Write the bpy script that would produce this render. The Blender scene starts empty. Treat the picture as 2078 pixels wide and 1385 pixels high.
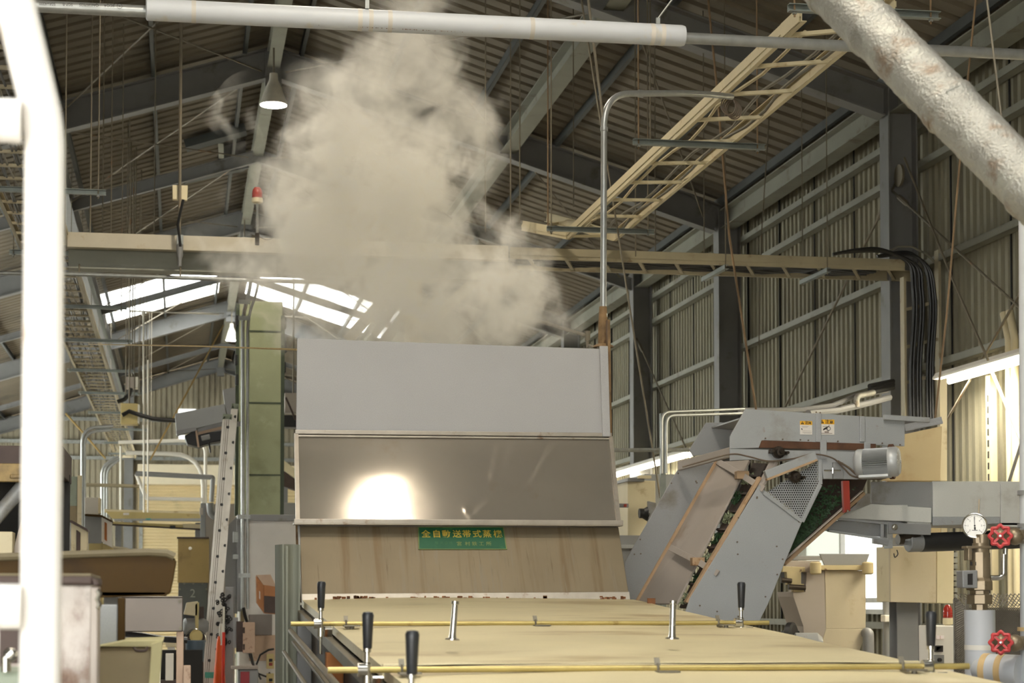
EXPO = 2.0; STEP = 1.0; LAMP = 110
import bpy, bmesh, math, random
from mathutils import Vector, Matrix, Quaternion, noise as mnoise
random.seed(7)
V = Vector
SC = bpy.context.scene
COL = SC.collection
rad = math.radians
# ------------------------------------------------------------------ camera model (2078 x 1385)
F, PSI, TH, PY = 3900.0, rad(9.8), rad(2.5), 1045.0
CAM = V((0, 0, 1.65))
FW = V((math.sin(PSI)*math.cos(TH), math.cos(PSI)*math.cos(TH), math.sin(TH)))
RT = V((math.cos(PSI), -math.sin(PSI), 0))
UP = RT.cross(FW)
def ray(x, y): return FW*F + RT*(x-1039.0) + UP*(PY-y)
def at(x, y, Y):               # a point seen at (x, y) that lies at distance Y down the hall
    r = ray(x, y); return CAM + r*((Y-CAM.y)/r.y)
def atX(x, y, X):
    r = ray(x, y); return CAM + r*((X-CAM.x)/r.x)
def atZ(x, y, Z):
    r = ray(x, y); return CAM + r*((Z-CAM.z)/r.z)
def pxm(Y): return Y/math.cos(PSI)/F*0.985      # metres per pixel, roughly, at distance Y
def L(pts, Y): return [at(x, y, Y) for x, y in pts]

cam_d = bpy.data.cameras.new('camera'); cam = bpy.data.objects.new('camera', cam_d); COL.objects.link(cam)
cam.location = CAM; cam.rotation_euler = (math.pi/2+TH, 0, -PSI)
cam_d.sensor_width = 36; cam_d.lens = F/2078*36; cam_d.shift_y = (PY-692.5)/2078
cam_d.clip_start = 0.05; cam_d.clip_end = 300
cam_d.dof.use_dof = True; cam_d.dof.focus_distance = 10.5; cam_d.dof.aperture_fstop = 6.3
SC.camera = cam

# ------------------------------------------------------------------ materials
def lin(c):
    return tuple(((v/255)/12.92 if v/255 <= 0.04045 else ((v/255+0.055)/1.055)**2.4) for v in c)
def M(name, rgb, rough=.6, metal=0.0, var=.12, scale=6.0, dirt=None, bump=0.0, bscale=60.0, stretch=None, fine=0.0, spec=None):
    """procedural painted / metal surface. dirt = list of (rgb, amount 0..1, scale, (sx,sy,sz))"""
    m = bpy.data.materials.new(name); m.use_nodes = True
    n = m.node_tree.nodes; l = m.node_tree.links
    b = n['Principled BSDF']; b.inputs['Roughness'].default_value = rough; b.inputs['Metallic'].default_value = metal
    if spec is not None: b.inputs['Specular IOR Level'].default_value = spec
    tc = n.new('ShaderNodeTexCoord')
    def noise(sc, st=None, det=5.0, ro=.55):
        if st and max(st) > 12*min(st): det = 3.0
        t = n.new('ShaderNodeTexNoise'); t.inputs['Scale'].default_value = sc; t.inputs['Detail'].default_value = det
        t.inputs['Roughness'].default_value = ro
        if st:
            mp = n.new('ShaderNodeMapping'); mp.inputs['Scale'].default_value = st
            l.new(tc.outputs['Object'], mp.inputs['Vector']); l.new(mp.outputs['Vector'], t.inputs['Vector'])
        else: l.new(tc.outputs['Object'], t.inputs['Vector'])
        return t
    c = lin(rgb)
    t = noise(scale, stretch)
    mix = n.new('ShaderNodeMix'); mix.data_type = 'RGBA'
    mr = n.new('ShaderNodeMapRange'); mr.inputs['From Min'].default_value = .3; mr.inputs['From Max'].default_value = .7
    l.new(t.outputs['Fac'], mr.inputs['Value']); l.new(mr.outputs['Result'], mix.inputs['Factor'])
    mix.inputs['A'].default_value = (*[max(0, v*(1-var)) for v in c], 1); mix.inputs['B'].default_value = (*[min(1, v*(1+var)) for v in c], 1)
    out = mix.outputs['Result']
    for (dc, amt, dsc, dst) in (dirt or []):
        t2 = noise(dsc, dst, 8.0, .62)
        mr2 = n.new('ShaderNodeMapRange'); mr2.interpolation_type = 'SMOOTHSTEP'
        th = .68-.33*amt
        mr2.inputs['From Min'].default_value = th; mr2.inputs['From Max'].default_value = th+.16
        l.new(t2.outputs['Fac'], mr2.inputs['Value'])
        mx = n.new('ShaderNodeMix'); mx.data_type = 'RGBA'
        l.new(mr2.outputs['Result'], mx.inputs['Factor']); l.new(out, mx.inputs['A']); mx.inputs['B'].default_value = (*lin(dc), 1)
        out = mx.outputs['Result']
    if fine:
        t4 = noise(240.0, None, 3.0)
        mx = n.new('ShaderNodeMix'); mx.data_type = 'RGBA'; mx.blend_type = 'OVERLAY'; mx.inputs['Factor'].default_value = fine
        l.new(out, mx.inputs['A']); l.new(t4.outputs['Fac'], mx.inputs['B']); out = mx.outputs['Result']
    l.new(out, b.inputs['Base Color'])
    if bump:
        t3 = noise(bscale); bp = n.new('ShaderNodeBump'); bp.inputs['Strength'].default_value = bump; bp.inputs['Distance'].default_value = .01
        l.new(t3.outputs['Fac'], bp.inputs['Height']); l.new(bp.outputs['Normal'], b.inputs['Normal'])
    return m
def emit(name, rgb, s):
    m = bpy.data.materials.new(name); m.use_nodes = True; n = m.node_tree.nodes
    b = n['Principled BSDF']; b.inputs['Base Color'].default_value = (.8, .8, .8, 1)
    b.inputs['Emission Color'].default_value = (*lin(rgb), 1); b.inputs['Emission Strength'].default_value = s
    return m

# ------------------------------------------------------------------ mesh builder
def frame(d, up=V((0, 0, 1))):
    d = d.normalized()
    if abs(d.dot(up)) > .995: up = V((0, 1, 0))
    s = d.cross(up).normalized(); u = s.cross(d).normalized()
    return d, s, u
class MB:
    def __init__(s): s.v = []; s.f = []; s.sm = []
    def add(s, vs, fs, smooth=False):
        o = len(s.v); s.v += [V(p) for p in vs]; s.f += [tuple(i+o for i in f) for f in fs]; s.sm += [smooth]*len(fs); return s
    def obox(s, c, a, b, d):
        c = V(c); vs = [c+a*i+b*j+d*k for i in (-1, 1) for j in (-1, 1) for k in (-1, 1)]
        fs = [(0, 1, 3, 2), (4, 6, 7, 5), (0, 4, 5, 1), (2, 3, 7, 6), (0, 2, 6, 4), (1, 5, 7, 3)]
        if a.cross(b).dot(d) < 0: fs = [f[::-1] for f in fs]
        return s.add(vs, fs)
    def box(s, lo, hi):
        lo, hi = V(lo), V(hi); c = (lo+hi)/2; h = (hi-lo)/2
        return s.obox(c, V((abs(h.x), 0, 0)), V((0, abs(h.y), 0)), V((0, 0, abs(h.z))))
    def bar(s, a, b, w, h, up=V((0, 0, 1))):
        a, b = V(a), V(b); d, si, u = frame(b-a, up)
        return s.obox((a+b)/2, (b-a)/2, si*(w/2), u*(h/2))
    def tube(s, a, b, r, n=12, r2=None): return s.path([a, b], r, n, r2)
    def path(s, pts, r, n=8, r2=None):
        pts = [V(p) for p in pts]; vs = []; fs = []; k = len(pts)
        d0, si, u = frame(pts[1]-pts[0])
        for i, p in enumerate(pts):
            t = ((pts[min(i+1, k-1)]-pts[max(i-1, 0)])).normalized()
            si = (si-t*si.dot(t)).normalized(); u = t.cross(si)
            rr = r if r2 is None else r+(r2-r)*i/(k-1)
            vs += [p+si*(rr*math.cos(2*math.pi*j/n))+u*(rr*math.sin(2*math.pi*j/n)) for j in range(n)]
        for i in range(k-1):
            fs += [(i*n+j, i*n+(j+1) % n, (i+1)*n+(j+1) % n, (i+1)*n+j) for j in range(n)]
        s.add(vs, fs, True)
        s.add(vs[:n][::-1], [tuple(range(n))]); s.add(vs[-n:], [tuple(range(n))])
        return s
    def prism(s, pts, vec):
        pts = [V(p) for p in pts]; vec = V(vec); n = len(pts)
        nrm = V((0, 0, 0))
        for i in range(n): nrm += pts[i].cross(pts[(i+1) % n])
        if nrm.dot(vec) > 0: pts = pts[::-1]
        vs = pts+[p+vec for p in pts]
        return s.add(vs, [tuple(range(n)), tuple(range(2*n-1, n-1, -1))]+[(i, i+n, (i+1) % n+n, (i+1) % n) for i in range(n)])
    def lathe(s, prof, o, ax, n=20, smooth=True):
        o = V(o); d, si, u = frame(V(ax)); vs = []; fs = []
        for (r, t) in prof: vs += [o+d*t+si*(r*math.cos(2*math.pi*j/n))+u*(r*math.sin(2*math.pi*j/n)) for j in range(n)]
        for i in range(len(prof)-1):
            fs += [(i*n+j, i*n+(j+1) % n, (i+1)*n+(j+1) % n, (i+1)*n+j) for j in range(n)]
        s.add(vs, fs, smooth)
        s.add(vs[:n], [tuple(range(n))[::-1]]); s.add(vs[-n:], [tuple(range(n))])
        return s
    def hbeam(s, a, b, h, w, tw=.01, tf=.014, up=V((0, 0, 1))):
        a, b = V(a), V(b); d, si, u = frame(b-a, up); e = (b-a)/2; c = (a+b)/2
        s.obox(c+u*(h/2-tf/2), e, si*(w/2), u*(tf/2)); s.obox(c-u*(h/2-tf/2), e, si*(w/2), u*(tf/2))
        return s.obox(c, e, si*(tw/2), u*(h/2-tf))
    def cchan(s, a, b, w, h, t=.004, up=V((0, 0, 1)), lip=None):
        """channel: web h tall, flanges w wide pointing to +side"""
        a, b = V(a), V(b); d, si, u = frame(b-a, up); e = (b-a)/2; c = (a+b)/2
        s.obox(c-si*(w/2-t/2), e, si*(t/2), u*(h/2))
        s.obox(c+u*(h/2-t/2), e, si*(w/2), u*(t/2)); s.obox(c-u*(h/2-t/2), e, si*(w/2), u*(t/2))
        return s
    def sphere(s, c, r, n=12, sz=1.0):
        return s.lathe([(max(1e-4, r*math.sin(math.pi*i/n)), -r*sz*math.cos(math.pi*i/n)) for i in range(n+1)], c, V((0, 0, 1)), n*2)
    def torus(s, c, ax, R, r, n=24, m=8):
        d, si, u = frame(V(ax)); c = V(c); vs = []
        for i in range(n):
            a = 2*math.pi*i/n; q = si*math.cos(a)+u*math.sin(a)
            vs += [c+q*(R+r*math.cos(2*math.pi*j/m))+d*(r*math.sin(2*math.pi*j/m)) for j in range(m)]
        return s.add(vs, [(i*m+j, ((i+1) % n)*m+j, ((i+1) % n)*m+(j+1) % m, i*m+(j+1) % m) for i in range(n) for j in range(m)], True)
    def build(s, name, mat, parent=None, bevel=0.0, label=None, kind=None, seg=2, origin=None):
        vs = s.v
        if parent is not None: o = WL[parent.name]
        elif origin is not None: o = V(origin)
        else:
            lo = V([min(p[i] for p in vs) for i in range(3)]); hi = V([max(p[i] for p in vs) for i in range(3)])
            o = V(((lo.x+hi.x)/2, (lo.y+hi.y)/2, lo.z))
        me = bpy.data.meshes.new(name); me.from_pydata([p-o for p in vs], [], s.f); me.update()
        for p, q in zip(me.polygons, s.sm): p.use_smooth = q
        if any(s.sm):
            try: me.set_sharp_from_angle(angle=rad(38))
            except Exception: pass
        ob = bpy.data.objects.new(name, me); COL.objects.link(ob)
        for mm in (mat if isinstance(mat, (list, tuple)) else [mat]): me.materials.append(mm)
        if parent is not None: ob.parent = parent; WL[ob.name] = o
        else: ob.location = o; WL[ob.name] = o.copy()
        if bevel:
            bv = ob.modifiers.new('bevel', 'BEVEL'); bv.width = bevel; bv.segments = seg; bv.limit_method = 'ANGLE'; bv.angle_limit = rad(40)
        if label: ob['label'] = label
        if kind: ob['kind'] = kind
        return ob
WL = {}
def thing(name, label, cat, loc, group=None, kind=None):
    o = bpy.data.objects.new(name, None); COL.objects.link(o); o.location = loc; o.empty_display_size = .05; WL[o.name] = V(loc)
    if label: o['label'] = label
    if cat: o['category'] = cat
    if group: o['group'] = group
    if kind: o['kind'] = kind
    return o
def tag(o, label, cat, group=None, kind=None):
    o['label'] = label; o['category'] = cat
    if group: o['group'] = group
    if kind: o['kind'] = kind
    return o
def part(parent, name, mat, fn, bevel=0.0, label=None):
    mb = MB(); fn(mb); return mb.build(name, mat, parent, bevel, label)
def fillet(pts, r, n=6):
    pts = [V(p) for p in pts]; out = [pts[0]]
    for i in range(1, len(pts)-1):
        a, b, c = pts[i-1], pts[i], pts[i+1]; d1 = (a-b); d2 = (c-b)
        rr = min(r, d1.length*.49, d2.length*.49)
        p, q = b+d1.normalized()*rr, b+d2.normalized()*rr
        for k in range(n+1):
            t = k/n; out.append(p*(1-t)**2+b*2*t*(1-t)+q*t*t)
    return out+[pts[-1]]
def sag(a, b, d, n=12):
    a, b = V(a), V(b); return [a.lerp(b, k/n)-V((0, 0, d*4*(k/n)*(1-k/n))) for k in range(n+1)]
def textmesh(name, s, origin, xdir, ydir, size, mat, parent, depth=.0006, align='CENTER', bold=0.0, sx=1.0):
    cu = bpy.data.curves.new(name, 'FONT'); cu.body = s; cu.size = size; cu.align_x = align; cu.align_y = 'CENTER'; cu.extrude = depth; cu.offset = bold
    tmp = bpy.data.objects.new('tmp_text', cu); COL.objects.link(tmp)
    bpy.context.view_layer.update()
    me = bpy.data.meshes.new_from_object(tmp.evaluated_get(bpy.context.evaluated_depsgraph_get())); me.name = name
    bpy.data.objects.remove(tmp)
    x = V(xdir).normalized(); y = V(ydir).normalized(); z = x.cross(y)
    o = WL[parent.name]
    for v in me.vertices: v.co = V(origin)+x*(v.co.x*sx)+y*v.co.y+z*v.co.z-o
    me.materials.clear(); me.materials.append(mat)
    ob = bpy.data.objects.new(name, me); COL.objects.link(ob); ob.parent = parent; WL[ob.name] = o
    return ob
# ================================================================== THE HALL
XR, ZR, SL = 1.1, 8.51, .31                # ridge line, rafter top at the ridge, roof pitch
XW, XL, YB = 7.22, -7.3, 55.6              # right wall, left wall, back wall
BAYS = [6.6, 12.2, 17.85, 23.87, 28.6, 34.0, 39.0, 44.4, 49.9, 55.2]
RD = {17.85: .30, 28.6: .18, 39.0: .13, 49.9: .12}
def ztop(x): return ZR-SL*abs(x-XR)
m_roof = M('roof_sheet', (110, 101, 86), .75, .0, .10, 1.2, [((88, 82, 70), .45, .8, None)], fine=.25)
m_wall = M('wall_sheet', (139, 134, 114), .7, .0, .10, .8, [((112, 107, 90), .5, 1.3, (1, 1, .25))], fine=.25)
m_wallb = M('back_wall_sheet', (158, 150, 130), .7, .0, .10, .8, [((120, 112, 96), .5, 1.3, (1, 1, .25))])
m_steel = M('grey_steel_paint', (122, 122, 122), .55, .0, .10, 2.0, [((100, 96, 88), .35, 2.5, None)])
m_steelg = M('green_grey_steel_paint', (136, 136, 124), .55, .0, .10, 2.0, [((112, 106, 92), .35, 2.5, None)])
m_purlin = M('dark_galvanised_purlin', (74, 78, 78), .5, .1, .15, 3.0)
m_galv = M('galvanised_steel', (150, 152, 148), .42, .55, .16, 14.0, [((120, 112, 96), .3, 6, None)])
m_rod = M('weathered_steel_rod', (116, 108, 92), .6, .2, .15, 5.0, [((126, 92, 60), .35, 3, None)])
m_rust = M('rusty_steel', (120, 78, 48), .85, .1, .3, 20.0, [((70, 44, 30), .5, 12, None)])
m_conc = M('grey_concrete_floor', (160, 155, 144), .8, .0, .12, .7, [((104, 98, 88), .45, 1.1, None)])
m_ground = M('pale_concrete_yard', (176, 172, 162), .9, .0, .08, .5)
m_cream = M('cream_paint', (206, 194, 160), .55, .0, .06, 3.0, [((170, 150, 112), .3, 5, None)])
m_white = M('white_paint', (226, 222, 212), .5, .0, .04, 4.0)
m_dark = M('dark_gap', (30, 29, 27), .8)
m_black = M('black_rubber', (26, 26, 27), .5, .0, .2, 10)

# floor and yard
mb = MB(); mb.box((XL-.1, -3, -.2), (XW+.1, YB+.1, 0)); o = mb.build('floor', m_conc, kind='structure')
mb = MB(); mb.box((-40, -45, -.25), (40, -3.001, -.02)); o = mb.build('floor_yard', m_ground, kind='structure')

# roof sheets with folded ribs running down the slope; strips of skylight are left open
SKY = [(0.3, 2.6), (39.3, 43.4)]  # first strip is an unseen skylight, added for light
def roof_sheet(mb, x0, x1, y0, y1):
    p = .30; n = max(1, int(round((y1-y0)/p))); vs = []; fs = []
    prof = [(0, 0), (.62, 0), (.72, .045), (.90, .045)]
    ys = []
    for k in range(n): ys += [(y0+(k+a)*(y1-y0)/n, h) for a, h in prof]
    ys.append((y1, 0))
    for (y, h) in ys:
        vs += [(x0, y, ztop(x0)+.105+h), (x1, y, ztop(x1)+.105+h)]
    for i in range(len(ys)-1): fs.append((2*i, 2*i+1, 2*i+3, 2*i+2))
    mb.add(vs, fs)
edges = [-3.0]+[e for s in SKY for e in s]+[YB+.1]
mbL, mbR = MB(), MB()
for i in range(0, len(edges), 2):
    roof_sheet(mbL, XL-.2, XR, edges[i], edges[i+1]); roof_sheet(mbR, XR, XW+.2, edges[i], edges[i+1])
for (a, b) in SKY:           # solid sheet outside the glazed strip
    roof_sheet(mbL, XL-.2, XR-3.0, a, b); roof_sheet(mbR, XR+3.35, XW+.2, a, b)
    roof_sheet(mbL, XR-.30, XR, a, b); roof_sheet(mbR, XR, XR+.30, a, b)
CEIL = thing('ceiling', None, None, (XR, 26, 8.5), kind='structure')
mbL.build('roof_slope', m_roof, CEIL); mbR.build('roof_slope', m_roof, CEIL)
for i, yb in enumerate(BAYS):
    def raf(mb, yb=yb):
        h = RD.get(yb, .36); d = .36-h/2
        for xe in (XL, 6.82):
            a = V((XR, yb, ztop(XR)-d)); b = V((xe, yb, ztop(xe)-d)); mb.hbeam(a, b, h, .20 if h > .2 else .10, .01, .018 if h > .2 else .01)
        if h > .2: mb.box((XR-.10, yb-.10, ZR-.50), (XR+.10, yb+.10, ZR-.02))
    part(CEIL, 'rafter', m_steel, raf)
px_l = [XR-.35-k*1.12 for k in range(7)]; px_r = [XR+.35+k*1.08 for k in range(6)]
for x in px_l+px_r:
    part(CEIL, 'purlin', m_purlin, lambda mb: mb.cchan((x, -3, ztop(x)+.05), (x, YB, ztop(x)+.05), .05, .10, .006))
def longb(name, x, z, h, w, mat=None, y0=0, y1=YB):
    return part(CEIL, name, mat or m_steelg, lambda mb: mb.hbeam((x, y0, z), (x, y1, z), h, w, .01, .014))
longb('ridge_beam', XR, ZR-.16, .22, .16)
longb('tie_beam', 4.07, ztop(4.07)-.16, .24, .20, m_steelg)
longb('tie_beam', -1.68, ztop(-1.68)-.22, .30, .22, m_steel)
longb('eave_beam', 6.95, ztop(6.95)-.14, .25, .20, m_steelg)
# roof bracing rods, crossing between rafters
for k in range(2, len(BAYS)-1):
    for (xa, xb) in ((XR-.15, -1.6), (XR+.15, 4.0), (4.3, 6.6)):
        a = V((xa, BAYS[k]+.1, ztop(xa)-.24)); b = V((xb, BAYS[k+1]-.1, ztop(xb)-.24))
        c = V((xb, BAYS[k]+.1, ztop(xb)-.27)); d = V((xa, BAYS[k+1]-.1, ztop(xa)-.27))
        part(CEIL, 'brace_rod', m_rod, lambda mb: mb.tube(a, b, .010, 6))
        if xa < 2: part(CEIL, 'brace_rod', m_rod, lambda mb: mb.tube(c, d, .010, 6))
# short struts between purlins and rafters on the left slope (dark rails seen under the sheet)
# skylights
m_sky = bpy.data.materials.new('white_fibreglass'); m_sky.use_nodes = True
nt = m_sky.node_tree; nt.nodes.remove(nt.nodes['Principled BSDF'])
tr = nt.nodes.new('ShaderNodeBsdfTranslucent'); tr.inputs['Color'].default_value = (.92, .93, .90, 1)
tn = nt.nodes.new('ShaderNodeTexNoise'); tn.inputs['Scale'].default_value = 3
tp = nt.nodes.new('ShaderNodeBsdfTransparent'); tp.inputs['Color'].default_value = (.9, .92, .9, 1)
ms = nt.nodes.new('ShaderNodeMixShader'); ms.inputs['Fac'].default_value = .5
nt.links.new(tr.outputs[0], ms.inputs[1]); nt.links.new(tp.outputs[0], ms.inputs[2]); nt.links.new(ms.outputs[0], nt.nodes['Material Output'].inputs['Surface'])
wn = 0
for (a, b) in SKY:
    for (x0, x1) in ((XR-3.0, XR-.30), (XR+.30, XR+3.35)):
        wn += 1; mb = MB(); roof_sheet(mb, x0, x1, a, b)
        W = mb.build('window_%d' % wn, m_sky, kind='structure')

# right wall: ribbed sheet, columns, girts
def ribbed_y(mb, x, y0, y1, z0, z1, p=.15, h=.034):
    n = int(round((y1-y0)/p)); vs = []; fs = []
    for k in range(n):
        for a, hh in ((0, 0), (.42, 0), (.52, h), (.90, h)):
            y = y0+(k+a)*(y1-y0)/n; vs += [(x+hh, y, z0), (x+hh, y, z1)]
    vs += [(x, y1, z0), (x, y1, z1)]
    for i in range(len(vs)//2-1): fs.append((2*i, 2*i+1, 2*i+3, 2*i+2))
    mb.add(vs, fs)
def ribbed_x(mb, y, x0, x1, z0, ztopf, p=.15, h=.034):
    n = int(round((x1-x0)/p)); vs = []; fs = []
    for k in range(n):
        for a, hh in ((0, 0), (.42, 0), (.52, h), (.90, h)):
            x = x0+(k+a)*(x1-x0)/n; vs += [(x, y+hh, z0), (x, y+hh, ztopf(x))]
    vs += [(x1, y, z0), (x1, y, ztopf(x1))]
    for i in range(len(vs)//2-1): fs.append((2*i, 2*i+2, 2*i+3, 2*i+1))
    mb.add(vs, fs)
WIN = [(18.35, 21.75, 1.52, 2.72), (29.9, 34.2, 1.9, 2.95)]
WALL = thing('wall_right', None, None, (XW, 26, 0), kind='structure')
mb = MB(); z1 = ztop(XW)+.09
ribbed_y(mb, XW, -3, WIN[0][0], 0, z1); ribbed_y(mb, XW, WIN[0][1], WIN[1][0], 0, z1); ribbed_y(mb, XW, WIN[1][1], YB, 0, z1)
for (a, b, zl, zh) in WIN: ribbed_y(mb, XW, a, b, 0, zl); ribbed_y(mb, XW, a, b, zh, z1)
mb.build('ribbed_sheet', m_wall, WALL)
for yb in BAYS[1:]:
    part(WALL, 'column', m_steel, lambda mb: mb.hbeam((6.95, yb, 0), (6.95, yb, ztop(6.95)-.02), .30, .24, .012, .016, up=V((1, 0, 0))))
for z in (1.38, 3.9, 4.9, 5.9, 6.28):
    part(WALL, 'girt', m_steelg, lambda mb: mb.cchan((7.145, -3, z), (7.145, YB, z), .10, .07, .006))
def seam(mb):
    y = 9.2
    while y < 55:
        if not any(a-.1 < y < b+.1 for a, b, c, d in WIN): mb.box((XW-.012, y, 1.4), (XW+.01, y+.022, 6.7))
        else: mb.box((XW-.012, y, 3.0), (XW+.01, y+.022, 6.7))
        y += 1.33
part(WALL, 'panel_seam', m_dark, seam)
# diagonal wall bracing with turnbuckles
for (ya, za, yb2, zb) in ((18.0, 5.75, 12.3, 2.6), (28.75, 5.75, 24.0, 2.6), (17.7, 5.75, 23.7, 2.6), (12.3, 5.75, 17.7, 2.6)):
    def br(mb):
        a = V((6.88, ya, za)); b = V((6.88, yb2, zb)); d = (b-a).normalized()
        mb.tube(a, b, .012, 7); mb.lathe([(.012, 0), (.026, .03), (.026, .25), (.012, .28)], a+d*.35, d, 8)
        mb.lathe([(.11, -.012), (.11, .012)], a-d*.05, V((1, 0, 0)), 16)
    part(WALL, 'brace_rod', m_rod, br)
WLF = thing('wall_left', None, None, (XL, 26, 0), kind='structure')
mb = MB(); CL = (23.0, 53.0, 2.8, 5.0)
ribbed_y(mb, XL, -3, CL[0], 0, ztop(XL)+.1, p=.3); ribbed_y(mb, XL, CL[1], YB, 0, ztop(XL)+.1, p=.3)
ribbed_y(mb, XL, CL[0], CL[1], 0, CL[2], p=.3); ribbed_y(mb, XL, CL[0], CL[1], CL[3], ztop(XL)+.1, p=.3)
mb.build('ribbed_sheet', m_wall, WLF)
wn += 1; mb = MB(); mb.box((XL-.02, CL[0], CL[2]), (XL-.012, CL[1], CL[3])); mb.build('window_%d' % wn, m_sky, kind='structure')  # unseen window band, added to light the rear of the hall
# front wall behind the camera, with its open loading door
WFR = thing('wall_front', None, None, (0, -3, 0), kind='structure')
mb = MB(); DO = (-6.0, 0.6, 4.4)
ribbed_x(mb, -3.02, XL, DO[0], 0, lambda x: ztop(x)+.1, .3); ribbed_x(mb, -3.02, DO[1], XW, 0, lambda x: ztop(x)+.1, .3); ribbed_x(mb, -3.02, DO[0], DO[1], DO[2], lambda x: ztop(x)+.1, .3)
mb.build('ribbed_sheet', m_wall, WFR)

# back wall with the roller shutter opening and two light slots
WB = thing('wall_back', None, None, (0, YB, 0), kind='structure')
mb = MB()
SX0, SX1, SZ = -1.10, 3.3, 5.2
ribbed_x(mb, YB, XL, SX0, 0, lambda x: ztop(x)+.1); ribbed_x(mb, YB, SX1, XW, 0, lambda x: ztop(x)+.1); ribbed_x(mb, YB, SX0, SX1, SZ, lambda x: ztop(x)+.1)
mb.build('ribbed_sheet', m_wallb, WB)
for z in (6.1, 5.65, 6.75): part(WB, 'girt', m_galv, lambda mb: mb.box((XL, YB-.12, z-.05), (XW, YB-.02, z+.05)))
for x in (SX0-.35, SX1+.3): part(WB, 'column', m_steel, lambda mb: mb.hbeam((x, YB-.2, 0), (x, YB-.2, ztop(x)), .25, .25))
# light slots in the gable
m_glow = emit('daylit_frosted_glass', (236, 240, 238), .6)
for k, (xa, xb, ya, yb2) in enumerate(((362, 398, 830, 838), (363, 380, 883, 893))):
    a = at(xa, yb2, YB-.03); b = at(xb, ya, YB-.03)
    mb = MB(); mb.box((a.x, YB-.045, a.z), (b.x, YB-.02, b.z)); wn += 1; mb.build('window_%d' % wn, m_glow, kind='structure')

# roller shutter with its hood
D = thing('door_1', None, None, (0, YB-.1, 0), kind='structure')
m_sh = M('cream_shutter_slats', (224, 206, 162), .6, .0, .06, .6, [((188, 176, 138), .4, .8, None)])
def slats(mb):
    z = 0; vs = []; fs = []
    while z < SZ:
        vs += [(SX0, YB-.10, z), (SX1, YB-.10, z), (SX0, YB-.135, z+.04), (SX1, YB-.135, z+.04), (SX0, YB-.12, z+.085), (SX1, YB-.12, z+.085)]; z += .09
    for i in range(len(vs)//2-1): fs.append((2*i, 2*i+1, 2*i+3, 2*i+2))
    mb.add(vs, fs)
part(D, 'slat_curtain', m_sh, slats)
part(D, 'shutter_box', M('pale_shutter_box', (240, 228, 200), .5, .0, .04, 2), lambda mb: mb.box((SX0-.1, YB-.55, 4.89), (SX1+.1, YB-.06, 5.46)), .01)
for x in (SX0, SX1): part(D, 'guide_rail', m_galv, lambda mb: mb.box((x-.05, YB-.16, 0), (x+.05, YB-.05, 4.9)))
part(D, 'bottom_bar', m_galv, lambda mb: mb.box((SX0, YB-.15, .0), (SX1, YB-.07, .1)))

# side windows
m_glass = emit('daylit_white_glass', (250, 252, 250), .42)
m_glassg = emit('daylit_greenish_glass', (214, 222, 205), .20)
m_alu = M('aluminium_frame', (190, 188, 178), .45, .3, .08, 8)
for (a, b, zl, zh), two in zip(WIN, (1, 0)):
    wn += 1; W = thing('window_%d' % wn, None, None, (XW, a, zl), kind='structure')
    mid = a+(b-a)*(.58 if two else .5)
    part(W, 'pane', m_glass, lambda mb: mb.box((XW+.02, a, zl), (XW+.03, mid, zh)))
    part(W, 'pane', m_glassg if two else m_glass, lambda mb: mb.box((XW+.05, mid, zl), (XW+.06, b, zh)))
    def fr(mb):
        for y in (a, mid, b): mb.box((XW-.03, y-.03, zl), (XW+.07, y+.03, zh))
        for z in (zl, zh, zl+.12): mb.box((XW-.04, a, z-.025), (XW+.08, b, z+.025))
    part(W, 'window_frame', m_alu, fr)

# ------------------------------------------------------------------ daylight
w = bpy.data.worlds.new('overcast_sky'); SC.world = w; w.use_nodes = True
nt = w.node_tree; bg = nt.nodes['Background']
tc = nt.nodes.new('ShaderNodeTexCoord'); sx = nt.nodes.new('ShaderNodeSeparateXYZ'); cr = nt.nodes.new('ShaderNodeValToRGB')
nt.links.new(tc.outputs['Generated'], sx.inputs[0]); nt.links.new(sx.outputs['Z'], cr.inputs['Fac']); nt.links.new(cr.outputs['Color'], bg.inputs['Color'])
cr.color_ramp.elements[0].position = 0.0; cr.color_ramp.elements[0].color = (.76, .76, .74, 1)
cr.color_ramp.elements[1].position = .5; cr.color_ramp.elements[1].color = (.96, .96, .945, 1)
bg.inputs['Strength'].default_value = 3.9
SC.view_settings.view_transform = 'Standard'; SC.view_settings.look = 'None'; SC.view_settings.gamma = 1.0
SC.view_settings.use_curve_mapping = False; SC.view_settings.exposure = EXPO
cy = SC.cycles
cy.max_bounces = 8; cy.diffuse_bounces = 5; cy.glossy_bounces = 3; cy.transmission_bounces = 6; cy.volume_bounces = 5; cy.transparent_max_bounces = 8
cy.sample_clamp_indirect = 6.0; cy.caustics_reflective = False; cy.caustics_refractive = False
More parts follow.
